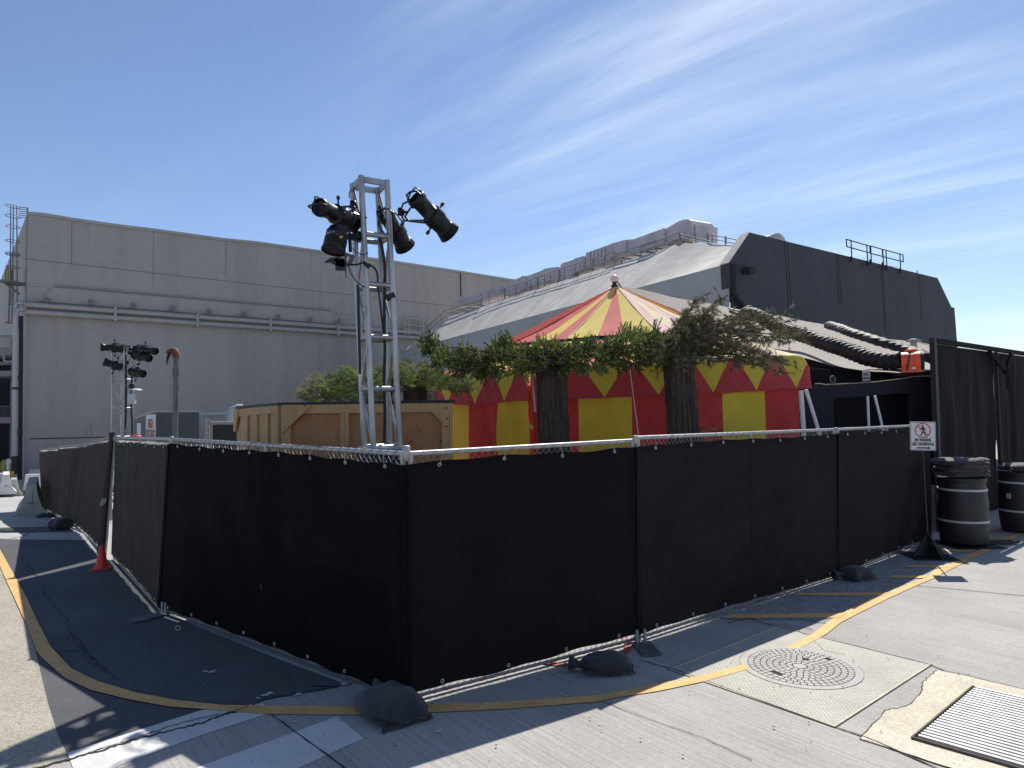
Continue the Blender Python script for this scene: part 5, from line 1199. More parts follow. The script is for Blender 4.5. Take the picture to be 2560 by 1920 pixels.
# side walls in stripes
def wallpan(k,p0,p1,m,p0b=None,p1b=None,fold=0,name='wall_panel',amp=.012):
    f=faces[k]; a0=f.uz(p0,995)[0]; a1=f.uz(p1,995)[0]; b0=f.uz(p0b or p0,1100)[0] ; b1=f.uz(p1b or p1,1100)[0]
    zt0=f.uz(p0,1005)[1]; zb0=f.uz(p0,1100)[1]
    def fn(u,v):
        x0=a0; x1=a1; t_=(1-v)
        if p0b: x0=a0+(b0-a0)*t_*1.2
        if p1b: x1=a1+(b1-a1)*t_*1.2
        U=x0+(x1-x0)*u; zt_=interp(V_[k],min(max(U,0),flen[k]))+.12; z=.05+(zt_-.05)*v
        o=amp*math.sin(U*6+k*2+z*1.5)*math.sin(math.pi*v)+.003*math.sin(z*30+U*2)+.008*math.sin(z*8+U*5+k)*math.sin(U*3.1+z*2)*(1-v)
        if fold: o+=fold*math.sin(U*14+z*4.5)*(1-v)**.3
        return f.P(U,z,o)
    mb=MB(); mb.grid(fn,24,34); return mb.build(name,M[m],tn)
wallpan(0,1085,1172,'yellow_cloth'); wallpan(0,1172,1201,'red_cloth',p1b=1204); wallpan(0,1202,1244,'red_cloth',p0b=1214,p1b=1247,fold=.02); wallpan(0,1244,1322,'yellow_cloth',p0b=1246,fold=.028,amp=.02); wallpan(0,1322,1334,'red_cloth')
wallpan(1,1330,1446,'red_cloth'); wallpan(1,1446,1579,'yellow_cloth'); wallpan(1,1579,1736,'red_cloth')
wallpan(2,1735,1806,'red_cloth',amp=.02); wallpan(2,1806,1912,'yellow_cloth'); wallpan(2,1912,1999,'red_cloth',p1b=2002,fold=.018)
mb=MB(); mb.add([Vector((v.x,v.y,.05)) for v in (bk[3],bk[0])]+[Vector((v.x,v.y,2.4)) for v in (bk[0],bk[3])],[(0,1,2,3)]); mb.add([Vector((bk[0].x,bk[0].y,.05)),Vector((V[3].x-.2,V[3].y+.2,.05)),Vector((V[3].x-.2,V[3].y+.2,2.2)),Vector((bk[0].x,bk[0].y,2.4))],[(0,1,2,3)])
mb.add([Vector((bk[3].x,bk[3].y,.05)),Vector((V[0].x,V[0].y,.05)),Vector((V[0].x,V[0].y,2.2)),Vector((bk[3].x,bk[3].y,2.4))],[(0,1,2,3)]); mb.build('back_wall',M['red_cloth'],tn)
# finial
mb=MB(); c=AT(1536,697,12.4); n=16
mb.lathe([(-.075+.0,0)]+[(-.075*math.cos(math.pi*i/12),.075*math.sin(math.pi*i/12)) for i in range(1,12)]+[(.075,0)],c,(0,0,1),24); mb.build('finial_ball',M['globe'],tn)
mb=MB(); mb.lathe([(-.16,.05),(-.13,.07),(-.10,.035),(-.06,.045)],c,(0,0,1),12); mb.tube(c+Vector((.04,-.02,-.05)),c+Vector((.10,-.03,-.13)),.012,n=5); mb.build('finial_base',M['rubber'],tn)
hang([c+Vector((.08,-.03,-.12)),AT(1570,732,12.3),AT(1640,757,12.2),AT(1690,775,12.1)],.010,'black cord running down the right roof edge of the striped tent')
# end poles beside the tent's right end
for (a,b,c_,d_,lb) in ((2002,976,2009,1078,'upright white pole at the right end of the striped tent'),(2015,974,2046,1076,'slanting white prop pole right of the striped tent'),(2169,990,2172,1070,'upright thin white pole in the dark booth opening'),(2187,989,2206,1068,'slanting thin white pole in the dark booth opening')):
    dd=9.3 if a<2100 else 9.9; p=AT(a,b,dd); q=AT(c_,d_,dd); e=q+(q-p)*((q.z-.02)/(p.z-q.z)); mb=MB(); mb.tube(p,e,.032 if a<2010 else (.024 if a<2100 else .018),n=10); tag(mb.build('tent_pole',M['white'],loc=e),lb,'pole','white poles right of the tent')
# guy lines
for a,b,lb in (((1575,925,9.2),(1597,1093,8.6),'thin pink cord slanting down across the front of the striped tent'),((1330,936,8.9),(1338,1030,8.7),'short pale strap hanging left of the first tree trunk')):
    mb=MB(); mb.tube(AT(*a),AT(*b),.006 if a[0]>1400 else .012,n=5); tag(mb.build('guy_line',M['rope'],loc=AT(*b)),lb,'cord')
mb=MB(); mb.box(AT(1327,1066,9.6),(.09,.01,.05),Matrix.Rotation(R(45),3,'Y')); tag(mb.build('yellow_flag',M['yellow_plastic'],loc=AT(1327,1066,9.6)),'little bright yellow tag on a string by the tent door','tag')

# ---------------- taupe canopy, black booth, blower ----------------
tc_=thing('canopy_tent','big taupe canvas canopy with sagging black edge behind and right of the striped tent','canopy',(6,14,0))
up_px=[(1500,748,16.0),(1543,713,16.0),(1600,724,16),(1743,754,16.2),(1826,769,16.4),(1925,786,16.6),(2069,812,16.9),(2216,847,17.2),(2322,860,17.4),(2700,905,20)]
lo_px=[(1500,880,12.8),(1700,880,12.4),(1850,885,11.7),(1990,891,11.1),(2003,893,11.0),(2077,914,10.9),(2190,930,10.8),(2250,933,10.8),(2322,925,10.95),(2500,925,13.6),(2700,925,16.0)]
def curve(P,s):
    xs_=[p[0] for p in P]; x=xs_[0]+(xs_[-1]-xs_[0])*s
    return AT(x,np.interp(x,xs_,[p[1] for p in P]),np.interp(x,xs_,[p[2] for p in P]))
def roofc(u,v):
    a=curve(lo_px,u); b=curve(up_px,u); p=a.lerp(b,v); return p+Vector((0,0,-.10*math.sin(math.pi*v)+.01*math.sin(5*u*9+4*v)))
mb=MB(); mb.grid(roofc,80,20); mb.grid(lambda u,v: curve(up_px,u)+Vector((0,5*v,-1.8*v)),40,4); mb.build('roof',M['beige_cloth'],tc_)
def valb(u):
    x=1500+(2700-1500)*u; return np.interp(x,[1420,1990,2003,2022,2100,2207,2280,2322,2700],[890,905,915,915,927,936,934,931,940])
mb=MB(); 
def vfn(u,v):
    a=curve(lo_px,u); x=1500+(2700-1500)*u; b=AT(x,valb(u),a.y); p=b.lerp(a,v); return p+Vector((0,-.03*math.sin(math.pi*v)-.015*math.sin(40*u)*(1-v)-.008*math.sin(17*v+60*u),-.002))
mb.grid(vfn,160,8); mb.build('valance',M['drape'],tc_)
bo=thing('black_booth','black boarded booth with dark openings under the taupe canopy','booth',(6,10.5,0))
bl=AT(2015,1000,10.35); br=AT(2345,1000,10.6); PBo=Plane(bl,br)
def fpoly(pts,m,name,off,th=.02):
    mb=MB(); mb.prism([PBo.px(*p,off) for p in pts],PBo.n*th); return mb.build(name,M[m],bo)
def L4(x,y): return z4f(x,y)
# lower front with an opening: beam, jambs
fpoly([L4(975,1066),L4(1665,1016),L4(1680,1018),L4(1680,1110),L4(1535,1112),L4(1120,1142),L4(975,1150)],'navy_flat','beam',0)
fpoly([L4(930,1066),L4(975,1066),L4(1115,1142),L4(1130,1600),L4(930,1600)],'navy_flat','left_panel',.001)
fpoly([L4(1540,1112),L4(1720,1100),L4(1720,1640),L4(1552,1640)],'navy_flat','right_panel',.002)
mb=MB(); a=PBo.px(*L4(900,900),-.5); b=PBo.px(*L4(1720,900),-.5); mb.prism([Vector((a.x,a.y,0)),Vector((b.x,b.y,0)),Vector((b.x,b.y,2.45)),Vector((a.x,a.y,2.45))],(0,.02,0)); mb.build('back_panel',M['black_void'],bo)
mb=MB(); mb.poly([PBo.px(*L4(x,y),.03) for x,y in ((1000,1060),(1030,1058),(1060,1064),(1200,1058),(1350,1048),(1500,1030),(1560,1018),(1665,1012))],.007,5); mb.build('frayed_edge',M['bag_edge'],bo)
mb=MB(); mb.tube(PBo.px(*L4(1121,1150),.03),PBo.px(*L4(1127,1330),.03),.02,n=5); mb.build('jamb',M['drape'],bo)
mb=MB(); a=PBo.px(*L4(1490,995),.0); b=PBo.px(*L4(1680,990),.0); mb.prism([a,b,b+Vector((.05,.5,0)),a+Vector((.05,.5,0))],(0,0,-.06)); mb.build('top_shelf',M['navy_flat'],bo)
q=PBo.px(*L4(1107,1033),.0)+Vector((0,-.02,0)); t=thing('round_lamp','small round lamp with pale rim hanging under the canopy edge','lamp',q)
mb=MB(); mb.poly([q+Vector((.040*math.cos(a),0,.052*math.sin(a))) for a in [2*math.pi*k/20 for k in range(20)]],.005,6,closed=True); mb.build('rim',M['galv'],t)
mb=MB(); mb.lathe([(-.0,0),(.0,.045),(.03,.04),(.05,.02),(.05,0)],q,(0,1,.1),16); mb.build('housing',M['rubber'],t)
mb=MB(); mb.tube(q+Vector((-.045,0,.0)),q+Vector((-.05,.01,.16)),.006,n=5); mb.build('bracket',M['dark_metal'],t)
# NO SMOKING plate, cut off by the cloth edge
q=PBo.px(*L4(1312,1022),-.03); t=thing('no_smoking_sign','small white no smoking sign half hidden by the black canopy edge','sign',q)
mb=MB(); mb.box(q+Vector((.0,.006,.02)),(.118,.004,.19)); mb.build('plate',M['sign_white'],t)
txt('NO',.07,'sign_black',q+Vector((-.005,-.001,.048)),(1,0,0),(0,0,1),t,bold=.002,width=.085); txt('SMOKE',.052,'sign_black',q+Vector((.0,-.001,-.012)),(1,0,0),(0,0,1),t,bold=.0015,width=.112)
# blower
fo=AT(2278,903,10.0); FX=Vector((.87,-.49,0)).normalized()
t=thing('blower_fan','orange red portable ventilation blower standing on the booth top','blower',fo-Vector((0,0,.14)))
mb=MB(); mb.lathe([(-.13,.115),(-.125,.135),(-.04,.138),(-.035,.128),(.03,.128),(.035,.138),(.115,.138),(.12,.115)],fo,FX,24,smooth=False); mb.build('housing',M['orange_plastic'],t)
mb=MB(); side=Vector((0,0,1)).cross(FX)
mb.hexa([fo+FX*-.14+side*.13+Vector((0,0,-.165)),fo+FX*.13+side*.13+Vector((0,0,-.165)),fo+FX*.13-side*.13+Vector((0,0,-.165)),fo-FX*.14-side*.13+Vector((0,0,-.165)),fo+FX*-.10+side*.10+Vector((0,0,-.05)),fo+FX*.09+side*.10+Vector((0,0,-.05)),fo+FX*.09-side*.10+Vector((0,0,-.05)),fo-FX*.10-side*.10+Vector((0,0,-.05))]); mb.build('foot',M['orange_plastic'],t,bevel=.01)
mb=MB(); mb.poly([fo+FX*-.07+Vector((0,0,.12)),fo+FX*-.06+Vector((0,0,.165)),fo+FX*.06+Vector((0,0,.165)),fo+FX*.07+Vector((0,0,.12))],.016,8); mb.build('handle',M['orange_plastic'],t)
mb=MB(); mb.lathe([(.115,.105),(.12,.13),(.165,.13),(.165,.105),(.13,.10)],fo,FX,24,smooth=False); mb.lathe([(.13,0),(.13,.1)],fo,FX,16); mb.build('intake_ring',M['rubber'],t)
mb=MB()
for k in range(3): a=k*math.pi/3; d=side*math.cos(a)+Vector((0,0,1))*math.sin(a); mb.tube(fo+FX*.15-d*.1,fo+FX*.15+d*.1,.005,n=5)
mb.build('guard',M['orange_plastic'],t)
mb=MB(); sv=-side if (-side).dot(Vector((0,-1,0)))>0 else side
sv=side if side.y<0 else -side
mb.prism([fo+sv*.142+FX*a+Vector((0,0,b)) for a,b in ((-.02,.12),(.0,.12),(-.05,-.14),(-.075,-.14))],sv*.003); mb.build('strap',M['rubber'],t)
mb=MB(); mb.prism([fo+sv*.125+FX*a+Vector((0,0,b)) for a,b in ((.0,-.125),(.05,-.125),(.05,-.09),(.0,-.09))],sv*.02); mb.build('label_plate',M['sign_white'],t)
def hose(pts,rad,label,seed,pleat=.022,m='black_vinyl',pitch=70,flat=1.0):
    P=[Vector(p) for p in pts]; Q=[]
    for i in range(len(P)-1):
        p0,p1,p2,p3=P[max(i-1,0)],P[i],P[i+1],P[min(i+2,len(P)-1)]
        for k in range(60):
            s=k/60; Q.append(.5*((2*p1)+(p2-p0)*s+(2*p0-5*p1+4*p2-p3)*s*s+(3*p1-p0-3*p2+p3)*s**3))
    Q.append(P[-1]); rnd=random.Random(seed); mb=MB(); n=28; vs=[]; D=0; nx=None
    for i,p in enumerate(Q):
        t_=(Q[min(i+1,len(Q)-1)]-Q[max(i-1,0)]).normalized()
        if i: D+=(Q[i]-Q[i-1]).length
        a=Vector((0,0,1)); x=t_.cross(a).normalized(); y=x.cross(t_)
        ef=min(1,(i+2)/16)**.6 if rad<.09 else 1
        for j in range(n):
            th=2*math.pi*j/n
            r_=rad*(1+pleat/rad*(abs(math.sin(D*pitch/2+1.3*math.sin(3*th)+.8*math.sin(D*5)))-.5)+.025*math.sin(4*th+D*9)+.02*math.sin(7*th-D*17))*ef
            vs.append(p+(x*math.cos(th)+y*math.sin(th)*flat)*r_)
    mb.add(vs,[(i*n+j,i*n+(j+1)%n,(i+1)*n+(j+1)%n,(i+1)*n+j) for i in range(len(Q)-1) for j in range(n)],0,True)
    mb.add(vs[:n],[tuple(range(n))]); mb.add(vs[-n:],[tuple(range(n))])
    return tag(mb.build('ventilation_hose',M[m],loc=P[0]),label,'hose','black ventilation hoses on the canopy')
hp=lambda x,y,d: AT(*L4(x,y),d)
hose([hp(600,655,13.2),hp(680,668,12.9),hp(800,735,12.4),hp(900,765,12.0),hp(1000,800,11.6),hp(1100,835,11.2),hp(1200,868,10.9),hp(1300,905,10.6),hp(1400,925,10.3),hp(1470,925,10.15),hp(1508,918,10.08)],.125,'fat pleated black hose running from the blower up over the canopy',3,pleat=.016,pitch=64)
hose([hp(1092,722,14.2),hp(1150,738,13.6),hp(1220,765,13.0),hp(1300,790,12.6),hp(1380,815,12.2),hp(1480,845,11.9),hp(1590,878,11.5),hp(1640,900,11.3),hp(1700,925,11.2)],.115,'second black hose lying higher on the canopy with a pinched end',5,pleat=.02,pitch=35,flat=.7)
hang([hp(510,625,13.5),hp(560,638,13.4),hp(610,640,13.3)],.02,'pale taut strap at the top end of the fat hose','galv'); hang([hp(515,640,13.4),hp(570,660,13.3),hp(620,668,13.2)],.03,'black gathered tail of the fat hose','black_vinyl')
for (x,y,d,lb) in ((625,612,14.5,'dark mushroom vent cap left on the canopy ridge'),(1575,802,15.5,'pale mushroom vent cap on the right canopy ridge')):
    q=hp(x,y,d); mb=MB(); mb.lathe([(0,0.0),(-.01,.05),(-.05,.16),(-.07,.15)],q+Vector((0,0,.02)),(0,0,1),16); mb.tube(q-Vector((0,0,.25)),q,.07,n=10); tag(mb.build('mushroom_vent',M['rubber'] if x<1000 else M['side_wall'],loc=q),lb,'vent cap')
hang([hp(1600,818,15),hp(1660,835,14.8)],.012,'thin pale rope from the right vent cap','rope')

# ---------------- drape wall on the right ----------------
DA=AT(2338,849,10.05); DB=AT(2560,882,13.2); PDr=Plane(DA,DB); tW_=thing('drape_wall','tall black drape wall on a pipe frame at the right edge','drape wall',(DA.x,DA.y,0))
Ld=PDr.len*1.7; ztop=lambda u: DA.z+(DB.z-DA.z)*u/PDr.len
mb=MB(); mb.hexa([PDr.P(-.10,0,.02),PDr.P(.0,0,.02),PDr.P(.0,0,-.05),PDr.P(-.10,0,-.05),PDr.P(-.10,ztop(0)+.02,.02),PDr.P(.0,ztop(0)+.02,.02),PDr.P(.0,ztop(0)+.02,-.05),PDr.P(-.10,ztop(0)+.02,-.05)]); mb.build('post',M['black_cloth'],tW_)
mb=MB(); mb.hexa([PDr.P(0,ztop(0)-.05,.03),PDr.P(Ld,ztop(Ld)-.05,.03),PDr.P(Ld,ztop(Ld)-.05,-.04),PDr.P(0,ztop(0)-.05,-.04),PDr.P(0,ztop(0)+.02,.03),PDr.P(Ld,ztop(Ld)+.02,.03),PDr.P(Ld,ztop(Ld)+.02,-.04),PDr.P(0,ztop(0)+.02,-.04)]); mb.build('top_beam',M['drape'],tW_)
us,_=PDr.uz(2492,1000)
def drapef(u0,u1,seed):
    rnd=random.Random(seed); ph=[rnd.uniform(0,6.28) for _ in range(6)]
    def fn(a,b):
        z=.03+(ztop(u0+(u1-u0)*a)-.06-.03)*b; U=u0+(u1-u0)*a; g=1-b
        gather=.0
        x=U
        am=.55+.45*math.sin(U*2.3+ph[5])*math.sin(U*.9+ph[4]*2); o=am*.026*math.sin(U*8.5+.8*math.sin(U*3.1)+ph[0]+.9*math.sin(z*1.1+ph[1])+1.2*b)*(.35+.65*math.sin(math.pi*min(1,b*1.02))**.5) +.006*math.sin(U*15+ph[2]+1.1*math.sin(z*1.4))+.002*math.sin(U*37+ph[3]+z*1.5)+.012*math.sin(z*5+U*3+ph[4])
        return PDr.P(x,z,-.045+o*min(1,(1-b)*12+.15))
    return fn
mb=MB(); mb.grid(drapef(.0,us+.015,3),150,50); mb.build('drape',M['drape'],tW_)
mb=MB(); mb.grid(drapef(us-.015,Ld,8),240,50); mb.build('drape',M['drape'],tW_)
mb=MB(); mb.tube(PDr.P(us,0,.02),PDr.P(us,ztop(us)-.05,.02),.026,n=10); mb.build('upright_pipe',M['black_cloth'],tW_)
mb=MB(); kx=PDr.px(*L4(2075,988),.08)
mb.poly([PDr.px(*L4(1995,880),.04),PDr.px(*L4(2030,930),.06),kx],[.045,.035,.02],8).poly([PDr.px(*L4(2125,885),.04),PDr.px(*L4(2095,935),.06),kx],[.04,.03,.02],8)
mb.lathe([(-.05,.02),(-.02,.05),(.03,.05),(.06,.02)],kx,(1,0,.2),10); mb.prism([kx+Vector((-.03,-.03,-.03)),kx+Vector((.03,-.03,-.03)),kx+Vector((.05,-.03,-.33)),kx+Vector((-.01,-.03,-.34))],(0,.01,0)); mb.build('tied_knot',M['drape'],tW_)

# ---------------- barrels ----------------
def barrel(c,label,grp='black plastic barrels by the drape wall',lab=False):
    c=Vector(c); t=thing('barrel',label,'barrel',c,grp); Rb=.278; H=.86
    mb=MB(); mb.lathe([(.0,0),(.0,Rb*.93),(.03,Rb*.97),(.2,Rb*1.03),(.27,Rb*1.045),(.285,Rb*1.03),(.45,Rb*1.03),(.56,Rb*1.035),(.575,Rb*1.02),(.70,Rb*.99),(.76,Rb*.96),(.80,Rb*.95),(.83,Rb*.93)],c+Vector((0,0,.02)),(0,0,1),48); mb.build('drum',M['barrel'],t)
    mb=MB(); mb.lathe([(.80,Rb*.95),(.805,Rb*1.0),(.855,Rb*1.0),(.86,Rb*.97),(.845,Rb*.93),(.845,0)],c+Vector((0,0,.02)),(0,0,1),48); mb.build('lid',M['barrel'],t)
    for z in (.285,.69):
        r0=np.interp(z,[.2,.285,.45,.575,.70],[1.03,1.03,1.03,1.02,.99])*Rb
        mb=MB(); mb.lathe([(z,r0+.001),(z+.001,r0+.007),(z+.027,r0+.007),(z+.028,r0-.004)],c+Vector((0,0,.02)),(0,0,1),48,smooth=False); mb.build('band',M['tape'],t)
    if lab:
        mb=MB(); a=math.atan2(-c.y,-c.x)-R(32); d=Vector((math.cos(a),math.sin(a),0)); s_=Vector((-d.y,d.x,0)); q=c+d*(Rb*1.045)+Vector((0,0,.50)); mb.prism([q-s_*.03,q+s_*.03,q+s_*.03+Vector((0,0,.07)),q-s_*.03+Vector((0,0,.07))],d*.004); mb.build('sticker',M['tape'],t)
    return t
b1=AZ(2411,1374,0.0); k_=1+.27/b1.y; b1=Vector((b1.x*k_,b1.y*k_,0.02)); barrel(b1,'black barrel with two pale bands, sandbags piled on its lid')
mb=MB(); rot=Matrix.Rotation(R(4),3,'Z'); mb.box(b1+Vector((.02,-.02,-.008)),(.62,.62,.02),rot); mb.box(b1+Vector((.45,-.02,.02)),(.50,.08,.035),rot); tag(mb.build('floor_stand',M['dark_metal'],loc=b1),'flat black floor stand with a projecting bar under the left barrel','stand')
b2=AZ(2560,1338,0.0); k_=1+.25/b2.y; b2=Vector((b2.x*k_,b2.y*k_,0.0)); barrel(b2,'black barrel with two pale bands and a grey sticker, cut by the right frame edge',lab=True)
for k in range(4):
    sandbag(b1+Vector((-.02+.01*k*(-1)**k,-.02,.885+.052*k)),R(4+5*(-1)**k),.60,.42,.105,['lowest sandbag of the pile on the left barrel','second sandbag from the bottom of the pile on the left barrel','third sandbag from the bottom of the pile on the left barrel','top sandbag of the pile on the left barrel, with a worn pale corner'][k],20+k,neck=False,grp='sandbags piled on the barrel')
tb_=[o for o in S.objects if o.name.startswith('sandbag') and 'top sandbag' in o.get('label','')][0]
for (x_,y_,z_,a_) in ((.10,-.14,1.10,.5),(.20,-.10,1.115,.2)):
    mb=MB(); q=b1+Vector((x_,y_,z_)); mb.grid(lambda u,v: q+Vector(((u-.5)*.17*math.cos(a_),(v-.5)*.05-(u-.5)*.05,.022*math.cos((u-.5)*3)*math.cos((v-.5)*3)-.02*abs(v-.5))),10,6); mb.build('worn_corner',M['bag_edge'],tb_,solid=.004)
for k in range(4):
    q=b1+Vector((.285,-.09,.905+.052*k)); mb=MB(); mb.poly([q+Vector((-.03,-.02,.01)),q+Vector((0,-.02,.014)),q+Vector((.025,-.02,-.006))],[.008,.008,.004],5)
    o=mb.build('frayed_strap',M['bag_edge'],loc=q); tag(o,['pale frayed strap end at the bottom of the sandbag pile','pale frayed strap end just above the lowest one','pale frayed strap end just below the top one','topmost pale frayed strap end of the sandbag pile'][k],'strap','strap ends of the sandbag pile')
sandbag(b2+Vector((0.0,-.02,.88)),R(10),.55,.42,.13,'black sandbag lying on the right barrel at the frame edge',31,neck=False,grp='sandbags piled on the barrel')

# ---------------- crosswalk sign on a stand ----------------
sb=AZ(2322,1394,.0); t=thing('crosswalk_sign','white no walking sign with red ring on a black stand right of the fence','sign',sb)
sc=AT(2307,1090,sb.y+.02); rotS=Matrix.Rotation(R(-6),3,'Z')@Matrix.Rotation(R(1.2),3,'Y')
SX=rotS@Vector((1,0,0)); SZ=rotS@Vector((0,0,1)); SN=-(rotS@Vector((0,1,0))); 
def sp_(a,b,o=0): return sc+SX*a+SZ*b+SN*o
w,h=.150,.177
def rrect(w,h,r,o,n=5):
    P=[]
    for cx,cz,a0 in ((w-r,h-r,0),(-w+r,h-r,90),(-w+r,-h+r,180),(w-r,-h+r,270)):
        for k in range(n+1): a=R(a0+90*k/n); P.append(sp_(cx+r*math.cos(a),cz+r*math.sin(a),o))
    return P
mb=MB(); mb.prism(rrect(w,h,.014,0),SN*.003); pl_=mb.build('plate',M['sign_white'],t)
def band(Po,Pi,o,m,name):
    mb=MB(); n=len(Po); mb.add([p for p in Po]+[p for p in Pi],[(i,(i+1)%n,n+(i+1)%n,n+i) for i in range(n)]); return mb.build(name,M[m],pl_)
band(rrect(w-.006,h-.006,.012,.0045),rrect(w-.011,h-.011,.009,.0045),0,'sign_black','border')
cy=.068; rr_=.092
def circ(r,o,n=40): return [sp_(r*math.cos(2*math.pi*k/n),cy+r*math.sin(2*math.pi*k/n),o) for k in range(n)]
band(circ(.093,.0060),circ(.081,.0060),0,'sign_red','prohibition_ring')
a=R(-45); d1=(math.cos(a),math.sin(a)); d2=(-d1[1],d1[0]); mb=MB(); k=.083; ww=.0055
mb.add([sp_(d1[0]*s*k+d2[0]*q*ww,cy+d1[1]*s*k+d2[1]*q*ww,.0068) for s,q in ((-1,-1),(1,-1),(1,1),(-1,1))],[(0,1,2,3)]); mb.build('prohibition_slash',M['sign_red'],pl_)
mb=MB()
def limb(pts,ww,o=.0055):
    for i in range(len(pts)-1):
        (x0,y0),(x1,y1)=pts[i],pts[i+1]; L_=math.hypot(x1-x0,y1-y0); nx_,ny_=-(y1-y0)/L_,(x1-x0)/L_; w0=ww[i] if isinstance(ww,list) else ww; w1=ww[i+1] if isinstance(ww,list) else ww
        mb.add([sp_(x0+nx_*w0,cy+y0+ny_*w0,o),sp_(x0-nx_*w0,cy+y0-ny_*w0,o),sp_(x1-nx_*w1,cy+y1-ny_*w1,o),sp_(x1+nx_*w1,cy+y1+ny_*w1,o)],[(0,1,2,3)])
def disc(x,y,r,o=.0057): mb.add([sp_(x+r*math.cos(2*math.pi*k/14),cy+y+r*math.sin(2*math.pi*k/14),o) for k in range(14)],[tuple(range(14))])
disc(-.004,.056,.0125)
limb([(.0,.040),(.004,.014),(.004,-.012)],[.014,.012,.010])
limb([(-.006,.036),(-.022,.012),(-.036,.003)],[.006,.005,.004],.0051); limb([(.008,.036),(.024,.018),(.030,-.006)],[.006,.005,.004],.0052)
limb([(.002,-.008),(-.010,-.034),(-.024,-.064)],[.010,.007,.006],.0053); limb([(.006,-.008),(.020,-.034),(.026,-.064)],[.010,.007,.006],.0054)
limb([(-.024,-.062),(-.036,-.064)],.0045,.0056); limb([(.026,-.062),(.038,-.060)],.0045,.0058)
mb.build('figure_symbol',M['sign_black'],pl_)
txt('NO WALKING',.050,'sign_black',sp_(0,-.050,.0045),SX,SZ,pl_,width=.19,bold=.0022); txt('USE CROSSWALK',.050,'sign_black',sp_(0,-.100,.0045),SX,SZ,pl_,width=.264,bold=.0022)
mb=MB(); y0=-.146
mb.add([sp_(x,y0+y,.0047) for x,y in ((-.075,.008),(.055,.008),(.055,.019),(.088,0),(.055,-.019),(.055,-.008),(-.075,-.008))],[tuple(range(7))]); mb.build('arrow',M['sign_black'],pl_)
mb=MB(); mb.tube(sb+Vector((.0,0,.02)),sc+Vector((0,.025,.1)),.0095,n=8); mb.build('pole',M['dark_metal'],t)
for an in (10,100):
    d=Vector((math.cos(R(an)),math.sin(R(an)),0)); mb=MB(); mb.prism([sb+d*-.22+Vector((0,0,.02)),sb+d*.22+Vector((0,0,.02)),sb+Vector((0,0,.31))],Vector((-d.y,d.x,0))*.008); mb.build('fin',M['dark_metal'],t)
rotb=Matrix.Rotation(R(-6),3,'Z')
mb=MB(); mb.box(sb+Vector((0,0,.012)),(.50,.46,.014),rotb); mb.build('base_plate',M['dark_metal'],t)

# ---------------- far left barriers ----------------
def krail(c,ang,L_,label,m='krail',s=1.0,grp='concrete barriers at the left'):
    c=Vector(c); t=thing('concrete_barrier',label,'barrier',c,grp); rot=Matrix.Rotation(ang,3,'Z')
    prof=[(-.305,0),(-.305,.06),(-.20,.20),(-.115,.50),(-.095,.70),(.095,.70),(.115,.50),(.20,.20),(.305,.06),(.305,0)]
    nseg=10; mb=MB(); vs=[]
    for k in range(nseg+1):
        y=L_*k/nseg
        for x,z in prof: vs.append(c+rot@Vector((x*s+random.uniform(-.004,.004),y,z*s+random.uniform(-.004,.004))))
    n=len(prof); mb.add(vs,[(k*n+i,k*n+i+1,(k+1)*n+i+1,(k+1)*n+i) for k in range(nseg) for i in range(n-1)]); mb.add(vs[:n],[tuple(range(n))]); mb.add(vs[-n:],[tuple(range(n-1,-1,-1))]); mb.build('body',M[m],t)
    mb=MB(); mb.prism([c+rot@Vector((x*s,-.002,z*s)) for x,z in ((-.03,.22),(.03,.22),(.022,.66),(-.022,.66))],rot@Vector((0,-.012,0))); mb.build('end_key',M[m],t)
    mb=MB(); mb.poly([c+rot@Vector((x*s,y,z*s)) for x,y,z in ((-.04,0,.30),(-.04,-.06,.30),(.04,-.06,.30),(.04,0,.30))],.009,5); mb.build('steel_loop',M['rust'],t)
    return t
def GB(px,py): 
    p=G(px,py); return p
k1=AT(77,1282,15.0); k1.z=zg(k1.x,k1.y); k1=AZ(77,1284,zg(-10.4,15)); k1.z=zg(k1.x,k1.y)
krail(k1,R(34),2.6,'weathered grey concrete barrier nearest the fence, seen end on',s=1.0)
k2=G(34,1241); krail(k2,R(36),3.0,'pale concrete barrier end left of the nearest one, second row','krail',s=1.03)
k3=AZ(15,1236,-1.25); krail(k3,R(37),4,'whitewashed barrier seen end on, left of the yellow bucket','krail_white',s=1.15)
k4=AZ(-3,1232,-1.3); krail(k4,R(38),4,'whitewashed barrier farthest left, cut by the frame','krail_white',s=1.15)
k5=AZ(66,1226,-1.3); krail(k5,R(-86),6,'whitewashed barrier lying side on just behind the fence end','krail_white')
k6=AZ(54,1216,-1.45); krail(k6+Vector((0,.6,0)),R(-88),6,'farther whitewashed barrier side on, below the metal barricade','krail_white',s=1.1)
k7=G(40,1206); krail(k7+Vector((-1,.5,0)),R(50),2.5,'small distant whitewashed barrier behind the yellow bucket','krail_white',s=.95)
q=AZ(27,1196,k2.z+.72); mb=MB(); q=k2+Vector((-.25,.6,.80)); q=AT(27,1186,k2.y+1.2); mb.lathe([(-.14,.10),(.12,.13),(.13,.12),(.13,0)],q,(0,0,1),16); tag(mb.build('yellow_bucket',M['yellow_plastic'],loc=q),'yellow bucket on top of the pale barrier row','bucket')
